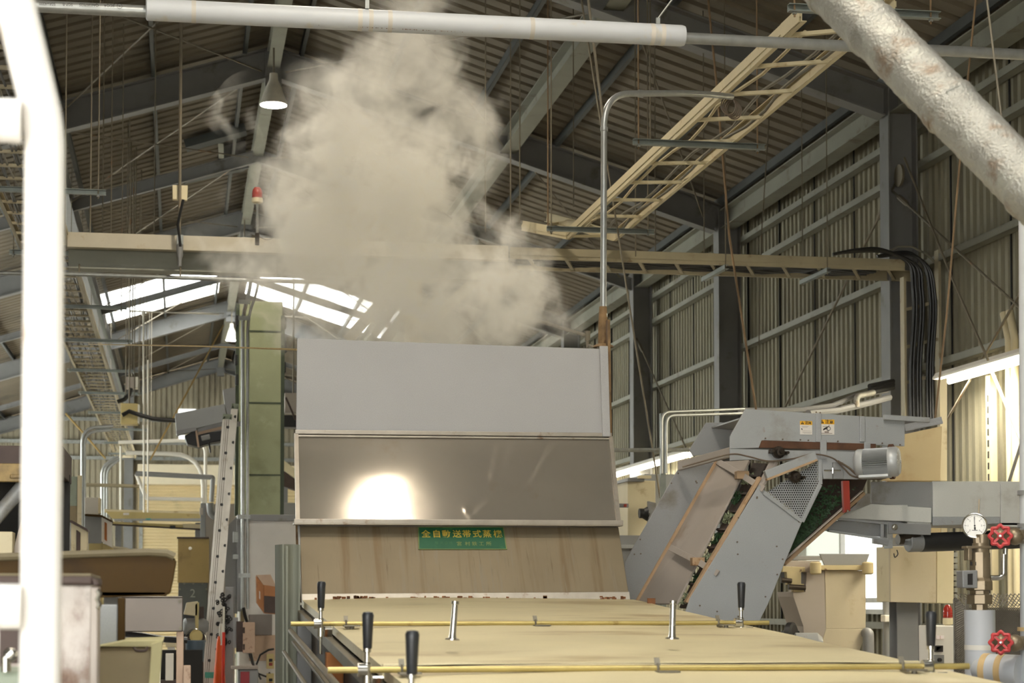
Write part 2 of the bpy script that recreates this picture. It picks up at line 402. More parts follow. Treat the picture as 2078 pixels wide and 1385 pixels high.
# ================================================================== THE TEA STEAMER
m_hood = M('grey_hood_paint', (160, 159, 158), .55, .0, .04, 2.0, [((160, 156, 150), .15, 1.6, None)], fine=.2, bump=.05, bscale=2.0)
m_ss = M('stainless_sheet', (168, 160, 148), .11, .62, .08, 1.6, [((158, 144, 126), .35, 2.2, None)], bump=.10, bscale=1.6)
m_sstain = M('stained_stainless', (134, 121, 98), .5, .35, .10, 2.0, [((122, 104, 78), .5, 12.0, (1, .05, .05)), ((134, 124, 106), .40, 26.0, (1, .06, .06)), ((136, 110, 76), .35, 2.2, (.5, 1, 1)), ((112, 96, 74), .25, 48.0, (1, .06, .06)), ((128, 116, 96), .35, 60.0, (1, .1, .1))], bump=.05, bscale=3.0)
m_flange = M('flange_bare_steel', (160, 152, 140), .4, .5, .12, 10, [((110, 82, 58), .3, 9, None)])
m_lid = M('cream_lid_sheet', (212, 199, 160), .42, .12, .07, 2.2, [((176, 156, 116), .45, 2.0, (.4, 1, 1)), ((146, 112, 74), .10, 7.0, (.5, 2, 1))], fine=.15)
m_wood = M('orange_brown_timber', (176, 112, 58), .7, .0, .2, 3.0, [((126, 76, 40), .4, 9, (8, 8, .5))])
m_brass = M('brass_rod', (176, 158, 98), .36, .5, .10, 8.0, [((130, 108, 60), .3, 10, None)])
m_clip = M('dull_clip_steel', (112, 106, 92), .5, .4, .15, 12)
m_grip = M('black_plastic_grip', (34, 36, 40), .42, .0, .1, 10)
m_chrome = M('chrome', (200, 198, 192), .18, .95, .05, 6)
m_green = M('green_enamel', (26, 84, 56), .5, .0, .10, 6.0, [((62, 112, 66), .35, 9.0, None)])
m_gold = M('worn_gold_lettering', (196, 168, 66), .55, .0, .1, 30, [((176, 120, 52), .3, 30, None)])
m_goldf = M('faded_gold_lettering', (118, 128, 70), .6, .0, .15, 30)
m_goldff = M('very_faded_lettering', (58, 102, 66), .6, .0, .15, 30)
m_rustedge = M('rust_stained_edge', (128, 102, 70), .8, .1, .35, 14.0, [((84, 62, 42), .5, 16, (1, 1, .4))])
m_tank = M('dark_machine_side', (74, 68, 60), .7, .1, .2, 4.0, [((110, 84, 60), .4, 6, None)])

# reference points of the hood's front faces
HTL, HTR = at(603, 686, 10.45), at(1215, 706, 10.45)
HML, HMR = at(601, 880, 10.45), at(1238, 886, 10.45)
HSL, HSR = at(604, 1063, 10.14), at(1255, 1066, 10.14)
HBL, HBR = at(612, 1221, 9.83), at(1278, 1217, 9.83)
ST = thing('tea_steamer', 'long tea steaming machine with tall grey and stainless hood and cream lids', 'machine', (1.47, 9.9, 0))
YBK = 11.75
def face(mb, a, b, c, d, t=.012, n=None):
    """sheet through four corners, t thick away from the viewer"""
    nn = (b-a).cross(d-a).normalized()
    if nn.y < 0: nn = -nn
    mb.prism([a, b, c, d], nn*t)
part(ST, 'hood_upper_panel', m_hood, lambda mb: face(mb, HTL, HTR+V((.045, 0, -.004)), HMR, HML), .003)
def side(mb, s):
    pts = [HTL, HML, HSL, HBL] if s < 0 else [HTR+V((.045, 0, 0)), HMR, HSR, HBR]
    x = .0 if s < 0 else .0
    bt = V((pts[0].x, YBK, pts[0].z)); bb = V((pts[-1].x, YBK, pts[-1].z))
    if s < 0: bt.x += .11; bb.x += .11
    mb.prism([p+V((x, .013, 0)) for p in pts]+[bb, bt], V((-.012*s, 0, 0)))
part(ST, 'hood_side_panel', m_hood, lambda mb: side(mb, -1)); part(ST, 'hood_side_panel', m_hood, lambda mb: side(mb, 1))
part(ST, 'hood_back_panel', m_hood, lambda mb: mb.box((HTL.x+.11, YBK-.01, HBL.z), (HTR.x+.04, YBK, HTL.z-.35)))
# folded corner on the right of the upper panel, with the rust stained strip behind it
c0, c1 = HTR+V((.012, -.03, .02)), HMR+V((-.0, -.03, 0))
part(ST, 'hood_corner_fold', m_hood, lambda mb: mb.prism([at(1216, 702, 10.43), at(1233, 702, 10.43), at(1238, 886, 10.43), at(1222, 886, 10.43)], V((0, -.012, 0))), .004)
part(ST, 'rusty_edge_strip', m_rustedge, lambda mb: mb.prism([at(1233, 648, 10.5), at(1238, 648, 10.5), at(1242, 884, 10.5), at(1237, 884, 10.5)], V((0, .05, 0))))
def seamstrip(mb):
    mb.bar(HML+V((-.005, -.012, .01)), HMR+V((.005, -.012, .01)), .02, .022)
    mb.bar(HML+V((0, -.02, -.012)), HMR+V((0, -.02, -.012)), .012, .010)
part(ST, 'seam_strip', m_flange, seamstrip, .002)
CREASE = [(.64, .08, .61, .48, .010, .0022), (.70, .05, .66, .32, .016, .0022), (.83, .05, .73, .56, .012, .0026), (.80, .05, .725, .50, .010, -.0020), (.52, .82, .54, 1., .010, .0022), (.54, .92, .60, .72, .012, .0022), (.63, .80, .69, .76, .014, .0020), (.99, .80, .965, .92, .012, .0030)]
def ssp(mb):       # middle stainless sheet, very slightly buckled
    n, k = 90, 30; vs = []; fs = []
    nn = (HMR-HML).cross(HSL-HML).normalized(); nn = -nn if nn.y > 0 else nn
    for j in range(k+1):
        for i in range(n+1):
            a, b = i/n, j/k
            p = (HML.lerp(HMR, a)).lerp(HSL.lerp(HSR, a), b)
            w_ = math.sin(math.pi*a)*math.sin(math.pi*b)
            d = w_*(.0012*math.sin(6*a+2*b)+.0018*mnoise.noise(V((a*4, b*2.2, 3.3))))
            cr_ = 0
            for (a0, b0, a1, b1, wd, am) in CREASE:
                ex, ey = (a1-a0)*1.66, (b1-b0)*.53; l2 = ex*ex+ey*ey; qx, qy = (a-a0)*1.66, (b-b0)*.53
                tt = min(1, max(0, (qx*ex+qy*ey)/l2)); dd = math.hypot(qx-ex*tt, qy-ey*tt)
                cr_ += am*math.exp(-(dd/wd)**2)
            vs.append(p+nn*(.004+d+cr_*min(1, 8*b*(1-b))))
    for j in range(k):
        for i in range(n):
            q = j*(n+1)+i; fs.append((q, q+n+1, q+n+2, q+1))
    mb.add(vs, fs, True)
o = part(ST, 'hood_middle_panel', m_ss, ssp, label='shiny stainless middle panel')
sd = o.modifiers.new('sub', 'SUBSURF'); sd.levels = sd.render_levels = 1
part(ST, 'hood_middle_backing', m_flange, lambda mb: face(mb, HML+V((0, .01, 0)), HMR+V((0, .01, 0)), HSR+V((0, .01, 0)), HSL+V((0, .01, 0))))
for a, b in ((HML, HSL), (HMR, HSR)):
    part(ST, 'edge_angle', m_flange, lambda mb: mb.bar(a+V((0, -.012, 0)), b+V((0, -.012, 0)), .022, .014, up=V((0, 1, .3))))
def flange(mb):
    a, b = HSL+V((-.025, -.045, 0)), HSR+V((.004, -.045, 0))
    mb.bar(a, b, .10, .012); mb.bar(a+V((0, -.045, .012)), b+V((0, -.045, .012)), .012, .026)
part(ST, 'hood_flange', m_flange, flange, .003)
LTL, LTR = HSL+V((.012, .0, -.008)), HSR+V((0, 0, -.008))
part(ST, 'hood_lower_panel', m_sstain, lambda mb: face(mb, LTL, LTR, HBR, HBL), .003, 'brown stained lower panel')
part(ST, 'bottom_flashing', m_flange, lambda mb: mb.prism([at(612, 1204, 9.81), at(1277, 1200, 9.81), at(1279, 1218, 9.79), at(612, 1223, 9.79)], V((0, -.006, 0))), .002)
def rustbits(mb):
    for k in range(70):
        x = random.choice((random.uniform(655, 760), random.uniform(830, 1060), random.uniform(1220, 1272), random.uniform(640, 1270)))
        p = at(x, 1215-random.uniform(0, 5), 9.77); mb.obox(p, V((random.uniform(.003, .012), 0, 0)), V((0, .003, 0)), V((0, 0, random.uniform(.003, .008))))
part(ST, 'rust_flake', m_rust, rustbits).__setitem__('kind', 'stuff')
# left edge of the hood: brown side flange
part(ST, 'hood_side_flange', m_rustedge, lambda mb: mb.prism([at(597, 890, 10.47), at(607, 890, 10.47), at(612, 1222, 10.0), at(603, 1222, 10.0)], V((0, .02, 0))))

# ---- green maker's plate
pn = (LTR-LTL).cross(HBL-LTL).normalized(); pn = -pn if pn.y > 0 else pn
def onlow(x, y, off=.0):
    r = ray(x, y); t = (LTL+pn*off-CAM).dot(pn)/r.dot(pn); return CAM+r*t
PLT = [onlow(848, 1069, .004), onlow(1022, 1069, .004), onlow(1029, 1114, .004), onlow(849, 1114, .004)]
def plate_mb(mb): mb.prism(PLT, -pn*.003)
SG = part(ST, 'maker_plate', m_green, plate_mb, label='green plate with gold lettering')
def bord(mb):
    for i in range(4):
        a, b = PLT[i], PLT[(i+1) % 4]; c = sum(PLT, V())/4
        mb.bar(a.lerp(c, .012)+pn*.0008, b.lerp(c, .012)+pn*.0008, .004, .0015, up=pn)
part(SG, 'gold_border', m_goldf, bord)
xd = (LTR-LTL).normalized(); yd = pn.cross(xd)
if yd.z < 0: yd = -yd
chars = '全自動送帯式蒸機'
cx = [864.5, 886, 906, 927.5, 947, 968, 988.5, 1010.5]
for ch, x in zip(chars, cx):
    textmesh('lettering', ch, onlow(x, 1083.5, .0048), xd, yd, .0545, m_gold, SG, .0004, bold=.0006, sx=.90)
for ch, x in zip('宮村鉄工所', (932, 949, 963, 977, 992)):
    textmesh('small_lettering', ch, onlow(x, 1103, .0048), xd, yd, .030, m_goldf, SG, .0003, bold=.0001)
for ch, x in zip('株式会社', (886, 896, 906, 915)):
    textmesh('faded_lettering', ch, onlow(x, 1101.5, .0048), xd, yd, .021, m_goldff, SG, .0003)

# ---- cream lids, sloping gently down towards the camera
def lidz(Y): return 1.648-.052*(9.78-Y)
XLL, XLR = .61, 2.335
def lid(mb, y0, y1, bulge=.02):
    n, k = 16, 6; vs = []; fs = []
    for j in range(k+1):
        for i in range(n+1):
            a, b = i/n, j/k; x = XLL+(XLR-XLL)*a; y = y0+(y1-y0)*b
            vs.append(V((x, y, lidz(y)+bulge*math.sin(math.pi*a)**.8*.5+.004*mnoise.noise(V((x*2, y*2, 1))))))
    for j in range(k):
        for i in range(n): q = j*(n+1)+i; fs.append((q, q+1, q+n+2, q+n+1))
    nb = len(vs)
    rim = [(0, i) for i in range(n+1)]+[(j, n) for j in range(1, k+1)]+[(k, i) for i in range(n-1, -1, -1)]+[(j, 0) for j in range(k-1, 0, -1)]
    vs2 = [vs[j*(n+1)+i]-V((0, 0, .035)) for j, i in rim]
    ids = [j*(n+1)+i for j, i in rim]; m_ = len(ids)
    fs += [(ids[q], nb+q, nb+(q+1) % m_, ids[(q+1) % m_]) for q in range(m_)]
    mb.add(vs+vs2, fs, True)
for (y0, y1) in ((9.79, 7.85), (7.80, 5.85), (5.80, 4.65), (4.60, 3.3)):
    lb = part(ST, 'lid', m_lid, lambda mb: lid(mb, y1, y0))
    # folded hem along the near edge
    part(lb, 'lid_hem', m_lid, lambda mb: mb.bar((XLL, y1+.01, lidz(y1)+.004), (XLR, y1+.01, lidz(y1)+.004), .02, .012), .003)
    if y0 == 7.80:      # two chrome lifting posts stand on the second lid
        for (x, yb_, xt, yt) in ((918, 1298, 924, 1219), (1364, 1296, 1366, 1218)):
            b = atZ(x, yb_, lidz(7.0)+.012); t = at(xt, yt, b.y)
            def post(mb):
                d = (t-b); mb.lathe([(.024, 0), (.024, .004), (.013, .007), (.011, .02), (.0095, d.length-.012), (.0125, d.length-.010), (.0125, d.length)], b, d, 16)
            part(lb, 'lifting_post', m_chrome, post)
# body below the lids
def body(mb):
    mb.prism([(XLL+.04, 3.3, lidz(3.3)-.05), (XLL+.04, 11.7, lidz(9.9)-.04), (XLL+.04, 11.7, .75), (XLL+.04, 3.3, .68)], V((XLR-XLL-.08, 0, 0)))
part(ST, 'body', m_tank, body)
for x in (XLL-.01, XLR+.01):
    part(ST, 'side_rail', m_rod, lambda mb: (mb.bar((x, 3.3, lidz(3.3)-.07), (x, 9.7, lidz(9.7)-.07), .035, .045), mb.bar((x-(.05 if x < 1 else -.05), 3.3, lidz(3.3)-.17), (x-(.05 if x < 1 else -.05), 9.2, lidz(9.2)-.17), .05, .014)), .003)
for y in (3.6, 5.6, 7.7, 9.6, 11.4):
    for x in (XLL+.0, XLR-.0):
        part(ST, 'leg', m_wood if x < 1 and y in (5.6, 7.7) else m_steel, lambda mb: mb.box((x-.035, y-.035, 0), (x+.035, y+.035, lidz(min(y, 9.7))-.10)), .004)
part(ST, 'timber_skid', m_wood, lambda mb: mb.bar((XLL-.06, 3.4, .95), (XLL-.06, 9.4, 1.15), .06, .17), .006)
# ---- clamp bars with black grips
def clampbar(Y, zoff, xs0, xs1, grips, clips):
    z = lidz(Y)+zoff
    B = part(ST, 'clamp_bar', m_brass, lambda mb: mb.tube((xs0, Y, z), (xs1, Y, z), .0095, 14))
    for gx in grips:
        def stem(mb):
            mb.lathe([(.020, -.014), (.020, .014)], (gx-.014, Y, z), V((1, 0, 0)), 14); mb.lathe([(.012, -.05), (.012, .018), (.0075, .022), (.0075, .05), (.012, .052), (.012, .062)], (gx, Y, z), V((.0, 0, 1)), 12)
            mb.bar((gx+.03, Y-.02, z-.02), (gx+.03, Y+.03, z-.05), .03, .006); mb.tube((gx, Y, z-.12), (gx, Y, z-.03), .006, 8)
        s_ = part(B, 'clamp_stem', m_chrome, stem)
        part(B, 'grip', m_grip, lambda mb: mb.lathe([(.011, .060), (.013, .064), (.0165, .145), (.0175, .158), (.014, .166), (.004, .168)], (gx, Y, z), V((.012, 0, 1)), 16))
    for cxx in clips:
        def clip(mb):
            mb.torus((cxx, Y, z), V((1, 0, 0)), .0125, .004, 14, 6); mb.bar((cxx, Y-.004, z+.008), (cxx, Y+.01, z+.03), .016, .004)
            mb.bar((cxx+.005, Y, z-.012), (cxx+.02, Y-.06, z-.03), .022, .004); mb.lathe([(.009, 0), (.009, .02)], (cxx+.02, Y-.05, z-.03), V((0, 0, 1)), 8)
            mb.box((cxx-.015, Y-.08, lidz(Y)+.008), (cxx+.05, Y-.03, lidz(Y)+.013))
        part(B, 'clamp_clip', m_clip, clip)
b1l, b1r = at(590, 1265, 7.62), at(1560, 1263, 7.62)
clampbar(7.62, b1l.z-lidz(7.62), b1l.x, b1r.x, [at(651, 1265, 7.62).x, at(1504, 1263, 7.62).x], [at(702, 1265, 7.62).x, at(1086, 1264, 7.62).x, at(1457, 1263, 7.62).x])
b2l, b2r = at(665, 1359, 5.55), at(1966, 1350, 5.55)
clampbar(5.55, b2l.z-lidz(5.55), b2l.x, b2r.x, [at(745, 1358, 5.55).x, at(1889, 1350, 5.55).x], [at(815, 1358, 5.55).x, at(1334, 1354, 5.55).x, at(1830, 1351, 5.55).x])
g3 = at(835, 1420, 4.6)
clampbar(4.6, g3.z-lidz(4.6), g3.x-.06, XLR+.1, [g3.x], [g3.x+.09, 1.6])
# leaf chute plate on the right of the first lid, small rusty hasp
part(ST, 'rusty_hasp', m_rust, lambda mb: (mb.prism([at(1314, 1213, 9.4), at(1330, 1213, 9.4), at(1330, 1233, 9.4), at(1314, 1233, 9.4)], V((0, .008, 0))),))
def side_pipe(mb):
    mb.tube((XLL-.09, 3.6, 1.22), (XLL-.09, 9.2, 1.50), .013, 10); mb.tube((XLL-.12, 3.6, 1.10), (XLL-.12, 9.2, 1.40), .010, 8)
part(ST, 'side_pipe', m_rod, side_pipe)
# pipe fitting on the rear edge of the hood
def fit(mb):
    a, b, c = at(1090, 650, 11.7), at(1192, 681, 11.7), at(1192, 705, 11.7)
    mb.path(fillet([a, b, c], .02, 4), .011, 8); mb.lathe([(.018, -.03), (.018, .03)], b, V((0, 0, 1)), 10)
    mb.path([at(1195, 700, 11.6), at(1205, 703, 11.3), at(1214, 706, 10.6)], .008, 6)
part(ST, 'spray_pipe', m_rod, fit)

# ---- galvanised conduit that rises from the hood's corner and bends to the cable tray
P = [at(1224, 700, 10.62), at(1226, 190, 10.62), at(1412, 189, 10.9), at(1485, 196, 11.1)]
m_pipe = M('galvanised_pipe', (166, 168, 166), .36, .6, .10, 18.0, [((150, 110, 66), .22, 5, (1, 1, .3))])
CP = thing('bent_conduit', 'galvanised conduit rising from the hood corner and bending right to the overhead tray', 'pipe', P[0])
part(CP, 'pipe', m_pipe, lambda mb: mb.path(fillet(P, .19, 10), .0185, 14))
for (x, y) in ((1226, 262), (1225, 640)): part(CP, 'coupling', m_pipe, lambda mb: mb.lathe([(.021, -.012), (.023, -.01), (.023, .01), (.021, .012)], at(x, y, 10.62), V((0, 0, 1)), 14))
part(CP, 'coupling', m_pipe, lambda mb: mb.lathe([(.022, -.015), (.022, .015)], at(1300, 190, 10.73), V((1, .25, 0)), 14))
part(CP, 'rusty_foot', m_rustedge, lambda mb: (mb.lathe([(.030, 0), (.028, .12), (.022, .22)], at(1224, 700, 10.62), V((0, 0, 1)), 14), mb.lathe([(.06, -.01), (.055, .0), (.03, .012)], at(1224, 701, 10.62), V((0, 0, 1)), 14)))
# ================================================================== RIGHT SIDE MACHINES
m_gp = M('blue_grey_sheet', (156, 158, 158), .5, .15, .06, 2.0, [((134, 130, 122), .4, 2.5, None), ((128, 100, 70), .10, 14, None)], fine=.15)
m_gpd = M('dull_grey_sheet', (138, 138, 138), .5, .2, .08, 2.0, [((116, 110, 100), .4, 2.0, None)], fine=.15)
m_gpb = M('beige_grey_cover', (166, 156, 146), .5, .15, .06, 2.0, [((150, 134, 116), .4, 2.5, None)])
m_strip = M('pale_timber_strip', (166, 138, 106), .65, .0, .15, 4.0, [((130, 92, 58), .4, 12, None)])
m_belt = M('dark_slatted_belt', (58, 46, 38), .8, .0, .3, 12.0, [((36, 30, 26), .5, 20, None)])
m_leaf = M('green_tea_leaf', (44, 72, 42), .6, .0, .5, 40.0)
m_leafp = M('pale_leaf_deposit', (148, 156, 124), .8, .0, .3, 40.0)
m_redp = M('red_paint', (140, 46, 30), .5, .0, .1, 8, [((110, 60, 42), .25, 20, None)])
m_slot = M('rust_brown_gap', (84, 56, 38), .85, .0, .3, 12.0)
m_motor = M('grey_motor_paint', (176, 178, 178), .4, .25, .06, 8)
m_yellow = M('warning_yellow', (226, 170, 30), .5, .0, .05, 20)
m_paper = M('white_sticker', (214, 208, 200), .55, .0, .05, 20)
m_ink = M('black_print', (34, 30, 28), .6)
m_greenw = M('grey_green_paint', (140, 150, 132), .5)
m_beige = M('speckled_beige_paint', (188, 176, 150), .6, .0, .05, 3.0, [((120, 106, 84), .16, 90, None), ((168, 150, 116), .35, 4, None)])
m_gpl = M('pale_galvanised_sheet', (198, 198, 192), .5, .15, .05, 2.0, [((172, 168, 160), .35, 2.5, None)], fine=.15)
m_beiger = M('worn_beige_rusty', (188, 172, 132), .6, .0, .1, 6.0, [((92, 62, 44), .3, 22, None)])

E = thing('leaf_elevator', 'steep grey bucket conveyor with a hooded head and motor, right of the steamer', 'conveyor', at(1480, 1385, 10.3)*1.0)
YN, YF = 10.0, 10.85
def plate(name, pts, Y, mat, t=.012, parent=None, bevel=.0025, label=None):
    return part(parent or E, name, mat, lambda mb: mb.prism(L(pts, Y), V((0, t, 0))), bevel, label)
HOOD = plate('head_hood_side', [(1513, 829), (1650, 838), (1836, 849), (1836, 905), (1550, 893), (1541, 908), (1481, 910), (1481, 886)], YN, m_gp)
plate('head_hood_side', [(1433, 857), (1500, 856), (1760, 872), (1760, 930), (1475, 915), (1406, 925), (1399, 912)], YF, m_gpd)
# hood top sheet across the width
def htop(mb):
    a, b = at(1513, 829, YN), at(1836, 849, YN)
    mb.prism([a+V((.05, .012, -.03)), b+V((-.3, .012, -.03)), b+V((-.3, .85, -.03)), a+V((.05, .85, -.03))], V((0, 0, .008)))
part(E, 'head_hood_top', m_gpd, htop)
plate('head_lower_side', [(1481, 910), (1740, 916), (1760, 922), (1760, 966), (1740, 972), (1671, 971), (1665, 932), (1556, 936), (1527, 932), (1481, 934)], YN, m_gp)
plate('rusty_slot', [(1546, 893), (1778, 900), (1778, 914), (1540, 908)], YN-.006, m_slot, .012)
plate('drive_bracket', [(1691, 937), (1712, 937), (1712, 971), (1691, 971)], YN-.02, m_gpd, .02)
for (x0, x1, y0, y1) in ((1665, 1678, 893, 931), (1754, 1767, 896, 917)):
    plate('hanger_strap', [(x0, y0), (x1, y0), (x1, y1), (x0, y1)], YN-.016, m_gp, .010)
for x in (1656, 1745): plate('hood_stiffener', [(x, 838 if x < 1700 else 844), (x+11, 838 if x < 1700 else 844), (x+11, 896), (x, 896)], YN-.010, m_gp, .010)
# far skirt and sloping arm
plate('side_skirt', [(1375, 953), (1449, 937), (1470, 940), (1310, 1225), (1262, 1225), (1268, 1140)], YF-.02, m_gpd)
part(E, 'arm', m_gpb, lambda mb: (mb.bar(at(1378, 945, YF-.1), at(1483, 917, YN+.05), .02, .055, up=V((0, 0, 1))),), .004)
# cover sheet between far edge and the belt slot
CA, CB, CC, CD = at(1456, 936, YF-.1), at(1520, 933, 10.22), at(1372, 1224, 10.22), at(1292, 1224, YF-.1)
cn = (CB-CA).cross(CD-CA).normalized(); cn = -cn if cn.y > 0 else cn
part(E, 'top_cover', m_gpb, lambda mb: mb.prism([CA, CB, CC, CD], -cn*.012), .002)
part(E, 'edge_strip', m_strip, lambda mb: mb.bar(CA+cn*.006, CD+cn*.006, .020, .016, up=cn), .002)
# the belt in its slot, with cleats and leaves
BA, BB, BC, BD = at(1519, 933, 10.26), at(1546, 934, 10.06), at(1402, 1226, 10.06), at(1369, 1226, 10.26)
part(E, 'belt', m_belt, lambda mb: mb.prism([p-cn*.03 for p in (BA, BB, BC, BD)], -cn*.012))
for k in range(1, 8):
    t = k/8-.03; a = BA.lerp(BD, t)-cn*.03; b = BB.lerp(BC, t)-cn*.03
    part(E, 'belt_cleat', m_belt, lambda mb: mb.bar(a, b, .012, .03, up=cn))
def leaves(mb, a, b, c, d, n, s0, s1, off):
    for _ in range(n):
        p = a.lerp(b, random.random()).lerp(d.lerp(c, random.random()), random.random())+cn*random.uniform(off-.006, off+.008)
        q = V((random.uniform(-1, 1), random.uniform(-1, 1), random.uniform(-1, 1))).normalized(); r = q.cross(V((.3, .5, .8))).normalized(); s = random.uniform(s0, s1)
        w_ = q.cross(r)*s*.12
        mb.add([p-q*s, p-r*s*.4+w_, p+q*s, p+r*s*.4+w_], [(0, 1, 2), (0, 2, 3)])
for k in range(7):
    t = (k+.55)/7.2
    part(E, 'clinging_leaf', m_leaf if k % 2 else m_leafp, lambda mb: leaves(mb, BA.lerp(BD, t), BB.lerp(BC, t).lerp(BA.lerp(BD, t), .35), BB.lerp(BC, t+.075).lerp(BA.lerp(BD, t+.075), .35), BA.lerp(BD, t+.075), 60, .008, .018, -.018)).__setitem__('kind', 'stuff')
# near side wall with its timber edge
plate('side_wall', [(1541, 983), (1549, 992), (1628, 1058), (1593, 1140), (1562, 1218), (1540, 1262), (1500, 1262), (1388, 1250), (1400, 1213)], YN, m_gp, .014)
part(E, 'edge_strip', m_strip, lambda mb: (mb.bar(at(1541, 968, YN+.03), at(1392, 1222, YN+.03), .018, .05, up=V((0, 1, 0))),), .003)
part(E, 'inner_rail', m_gpb, lambda mb: mb.bar(at(1572, 936, YN+.05), at(1398, 1222, YN+.05), .012, .07, up=V((0, 1, 0))), .002)
plate('gusset', [(1562, 936), (1580, 938), (1548, 992), (1538, 984)], YN+.02, m_gpb)
def strap(a, b, c, y0, y1):
    def f(mb):
        p, q, r = at(*a, y0), at(*b, y1), at(*c, YN-.012)
        mb.bar(p+cn*.008, q+cn*.02, .035, .008, up=cn); mb.bar(q+cn*.02, r, .035, .010, up=cn)
    part(E, 'strap', m_gpb, f, .002)
    part(E, 'strap_block', m_strip, lambda mb: mb.obox(at(*b, y1)+cn*.012, V((.035, 0, 0)), V((0, .025, 0)), V((0, 0, .022))), .003)
strap((1458, 937), (1509, 966), (1550, 992), YF-.1, 10.12)
strap((1362, 1112), (1419, 1141), (1457, 1163), 10.6, 10.12)
# perforated guard over the tail sprocket: a real sheet with rows of holes
def perf(mb):
    tri = [V(p) for p in ((1552, 999, 0), (1664, 933, 0), (1664, 982, 0), (1627, 1054, 0))]
    def inside(x, y):
        n = len(tri); s = None
        for i in range(n):
            a, b = tri[i], tri[(i+1) % n]; cr_ = (b.x-a.x)*(y-a.y)-(b.y-a.y)*(x-a.x)
            if s is None: s = cr_ > 0
            elif (cr_ > 0) != s: return False
        return True
    p = 4.6; h = .60; j = 0; y = 930
    while y < 1056:
        x = 1550+(p/2 if j % 2 else 0)
        while x < 1668:
            if inside(x, y):
                o_ = [(x-p/2, y-p/2), (x+p/2, y-p/2), (x+p/2, y+p/2), (x-p/2, y+p/2)]
                i_ = [(x-p/2*h, y-p/2*h), (x+p/2*h, y-p/2*h), (x+p/2*h, y+p/2*h), (x-p/2*h, y+p/2*h)]
                vs = L(o_+i_, YN-.004); mb.add(vs, [(q, q+4, (q+1) % 4+4, (q+1) % 4) for q in range(4)])
            x += p
        y += p; j += 1
PG = part(E, 'perforated_guard', m_gp, perf)
def pframe(mb):
    q = L([(1550, 999), (1664, 931), (1665, 982), (1628, 1058)], YN-.006)
    mb.bar(q[2], q[3], .022, .008, up=V((0, 1, 0))); mb.bar(q[3], q[0], .022, .008, up=V((0, 1, 0))); mb.bar(q[1], q[2], .022, .008, up=V((0, 1, 0)))
    mb.bar(at(1553, 964, YN-.03), at(1655, 925, YN-.03), .05, .04, up=V((0, 1, 0)))
part(PG, 'guard_frame', m_gp, pframe, .003)
part(PG, 'guard_timber', m_strip, lambda mb: mb.bar(at(1555, 973, YN-.04), at(1657, 933, YN-.04), .012, .03, up=V((0, 1, 0))), .002)
part(E, 'guard_backing', m_dark, lambda mb: mb.prism(L([(1560, 996), (1655, 940), (1655, 982), (1625, 1045)], YN+.12), V((0, .01, 0))))
def bearing(mb, x, y, r):
    c = at(x, y, YN-.03); mb.lathe([(r*1.5, .03), (r*1.5, .0), (r, -.012), (r, -.035), (r*.5, -.036), (r*.45, -.06)], c, V((0, 1, 0)), 14)
    mb.bar(c+V((-r*2.4, .02, r*.2)), c+V((r*2.4, .02, -r*.2)), r*.9, .015, up=V((0, 1, 0)))
    for s in (-1, 1): mb.lathe([(r*.4, .02), (r*.4, -.03)], c+V((s*r*1.9, 0, -s*r*.15)), V((0, 1, 0)), 6)
m_oil = M('oily_bearing', (64, 56, 48), .35, .6, .3, 20)
part(E, 'bearing', m_oil, lambda mb: bearing(mb, 1581, 917, .022)); part(E, 'bearing', m_oil, lambda mb: bearing(mb, 1614, 967, .022))
# return side of the belt, dark with leaf
RA, RB, RC = at(1660, 976, 10.45), at(1748, 978, 10.45), at(1600, 1140, 10.3)
part(E, 'return_belt', m_belt, lambda mb: mb.prism([at(1655, 972, 10.3), at(1760, 972, 10.3), at(1738, 1022, 10.3), at(1592, 1143, 10.3), at(1560, 1160, 10.3), at(1600, 1060, 10.3)], V((0, .02, 0))))
part(E, 'leaf_layer', m_leaf, lambda mb: [mb.add([p-q*s, p-r*s*.4, p+q*s, p+r*s*.4], [(0, 1, 2, 3)]) for p, q, r, s in ((at(1655, 985, 10.28).lerp(at(1740, 985, 10.28), random.random()).lerp(at(1605, 1120, 10.28), random.random()**.8), *(lambda a_: (V((math.cos(a_), -.4, math.sin(a_))), V((-math.sin(a_), -.2, math.cos(a_)))))(random.uniform(0, 6.3)), random.uniform(.006, .016)) for _ in range(900))]).__setitem__('kind', 'stuff')
part(E, 'lower_angle', m_strip, lambda mb: mb.bar(at(1752, 1000, 10.1), at(1590, 1144, 10.1), .02, .05, up=V((0, 1, 0))), .003)
part(E, 'lower_angle_flange', m_gpb, lambda mb: mb.bar(at(1750, 995, 10.06), at(1588, 1138, 10.06), .006, .035, up=V((0, 1, 0))), .002)
RBK = plate('red_bracket', [(1710, 975), (1724, 975), (1726, 1036), (1713, 1040)], 9.97, m_redp, .03, label='red painted bracket')
part(RBK, 'bolt', m_chrome, lambda mb: (mb.lathe([(.006, 0), (.006, .012)], at(1719, 1036, 9.968), V((0, -1, 0)), 6),))
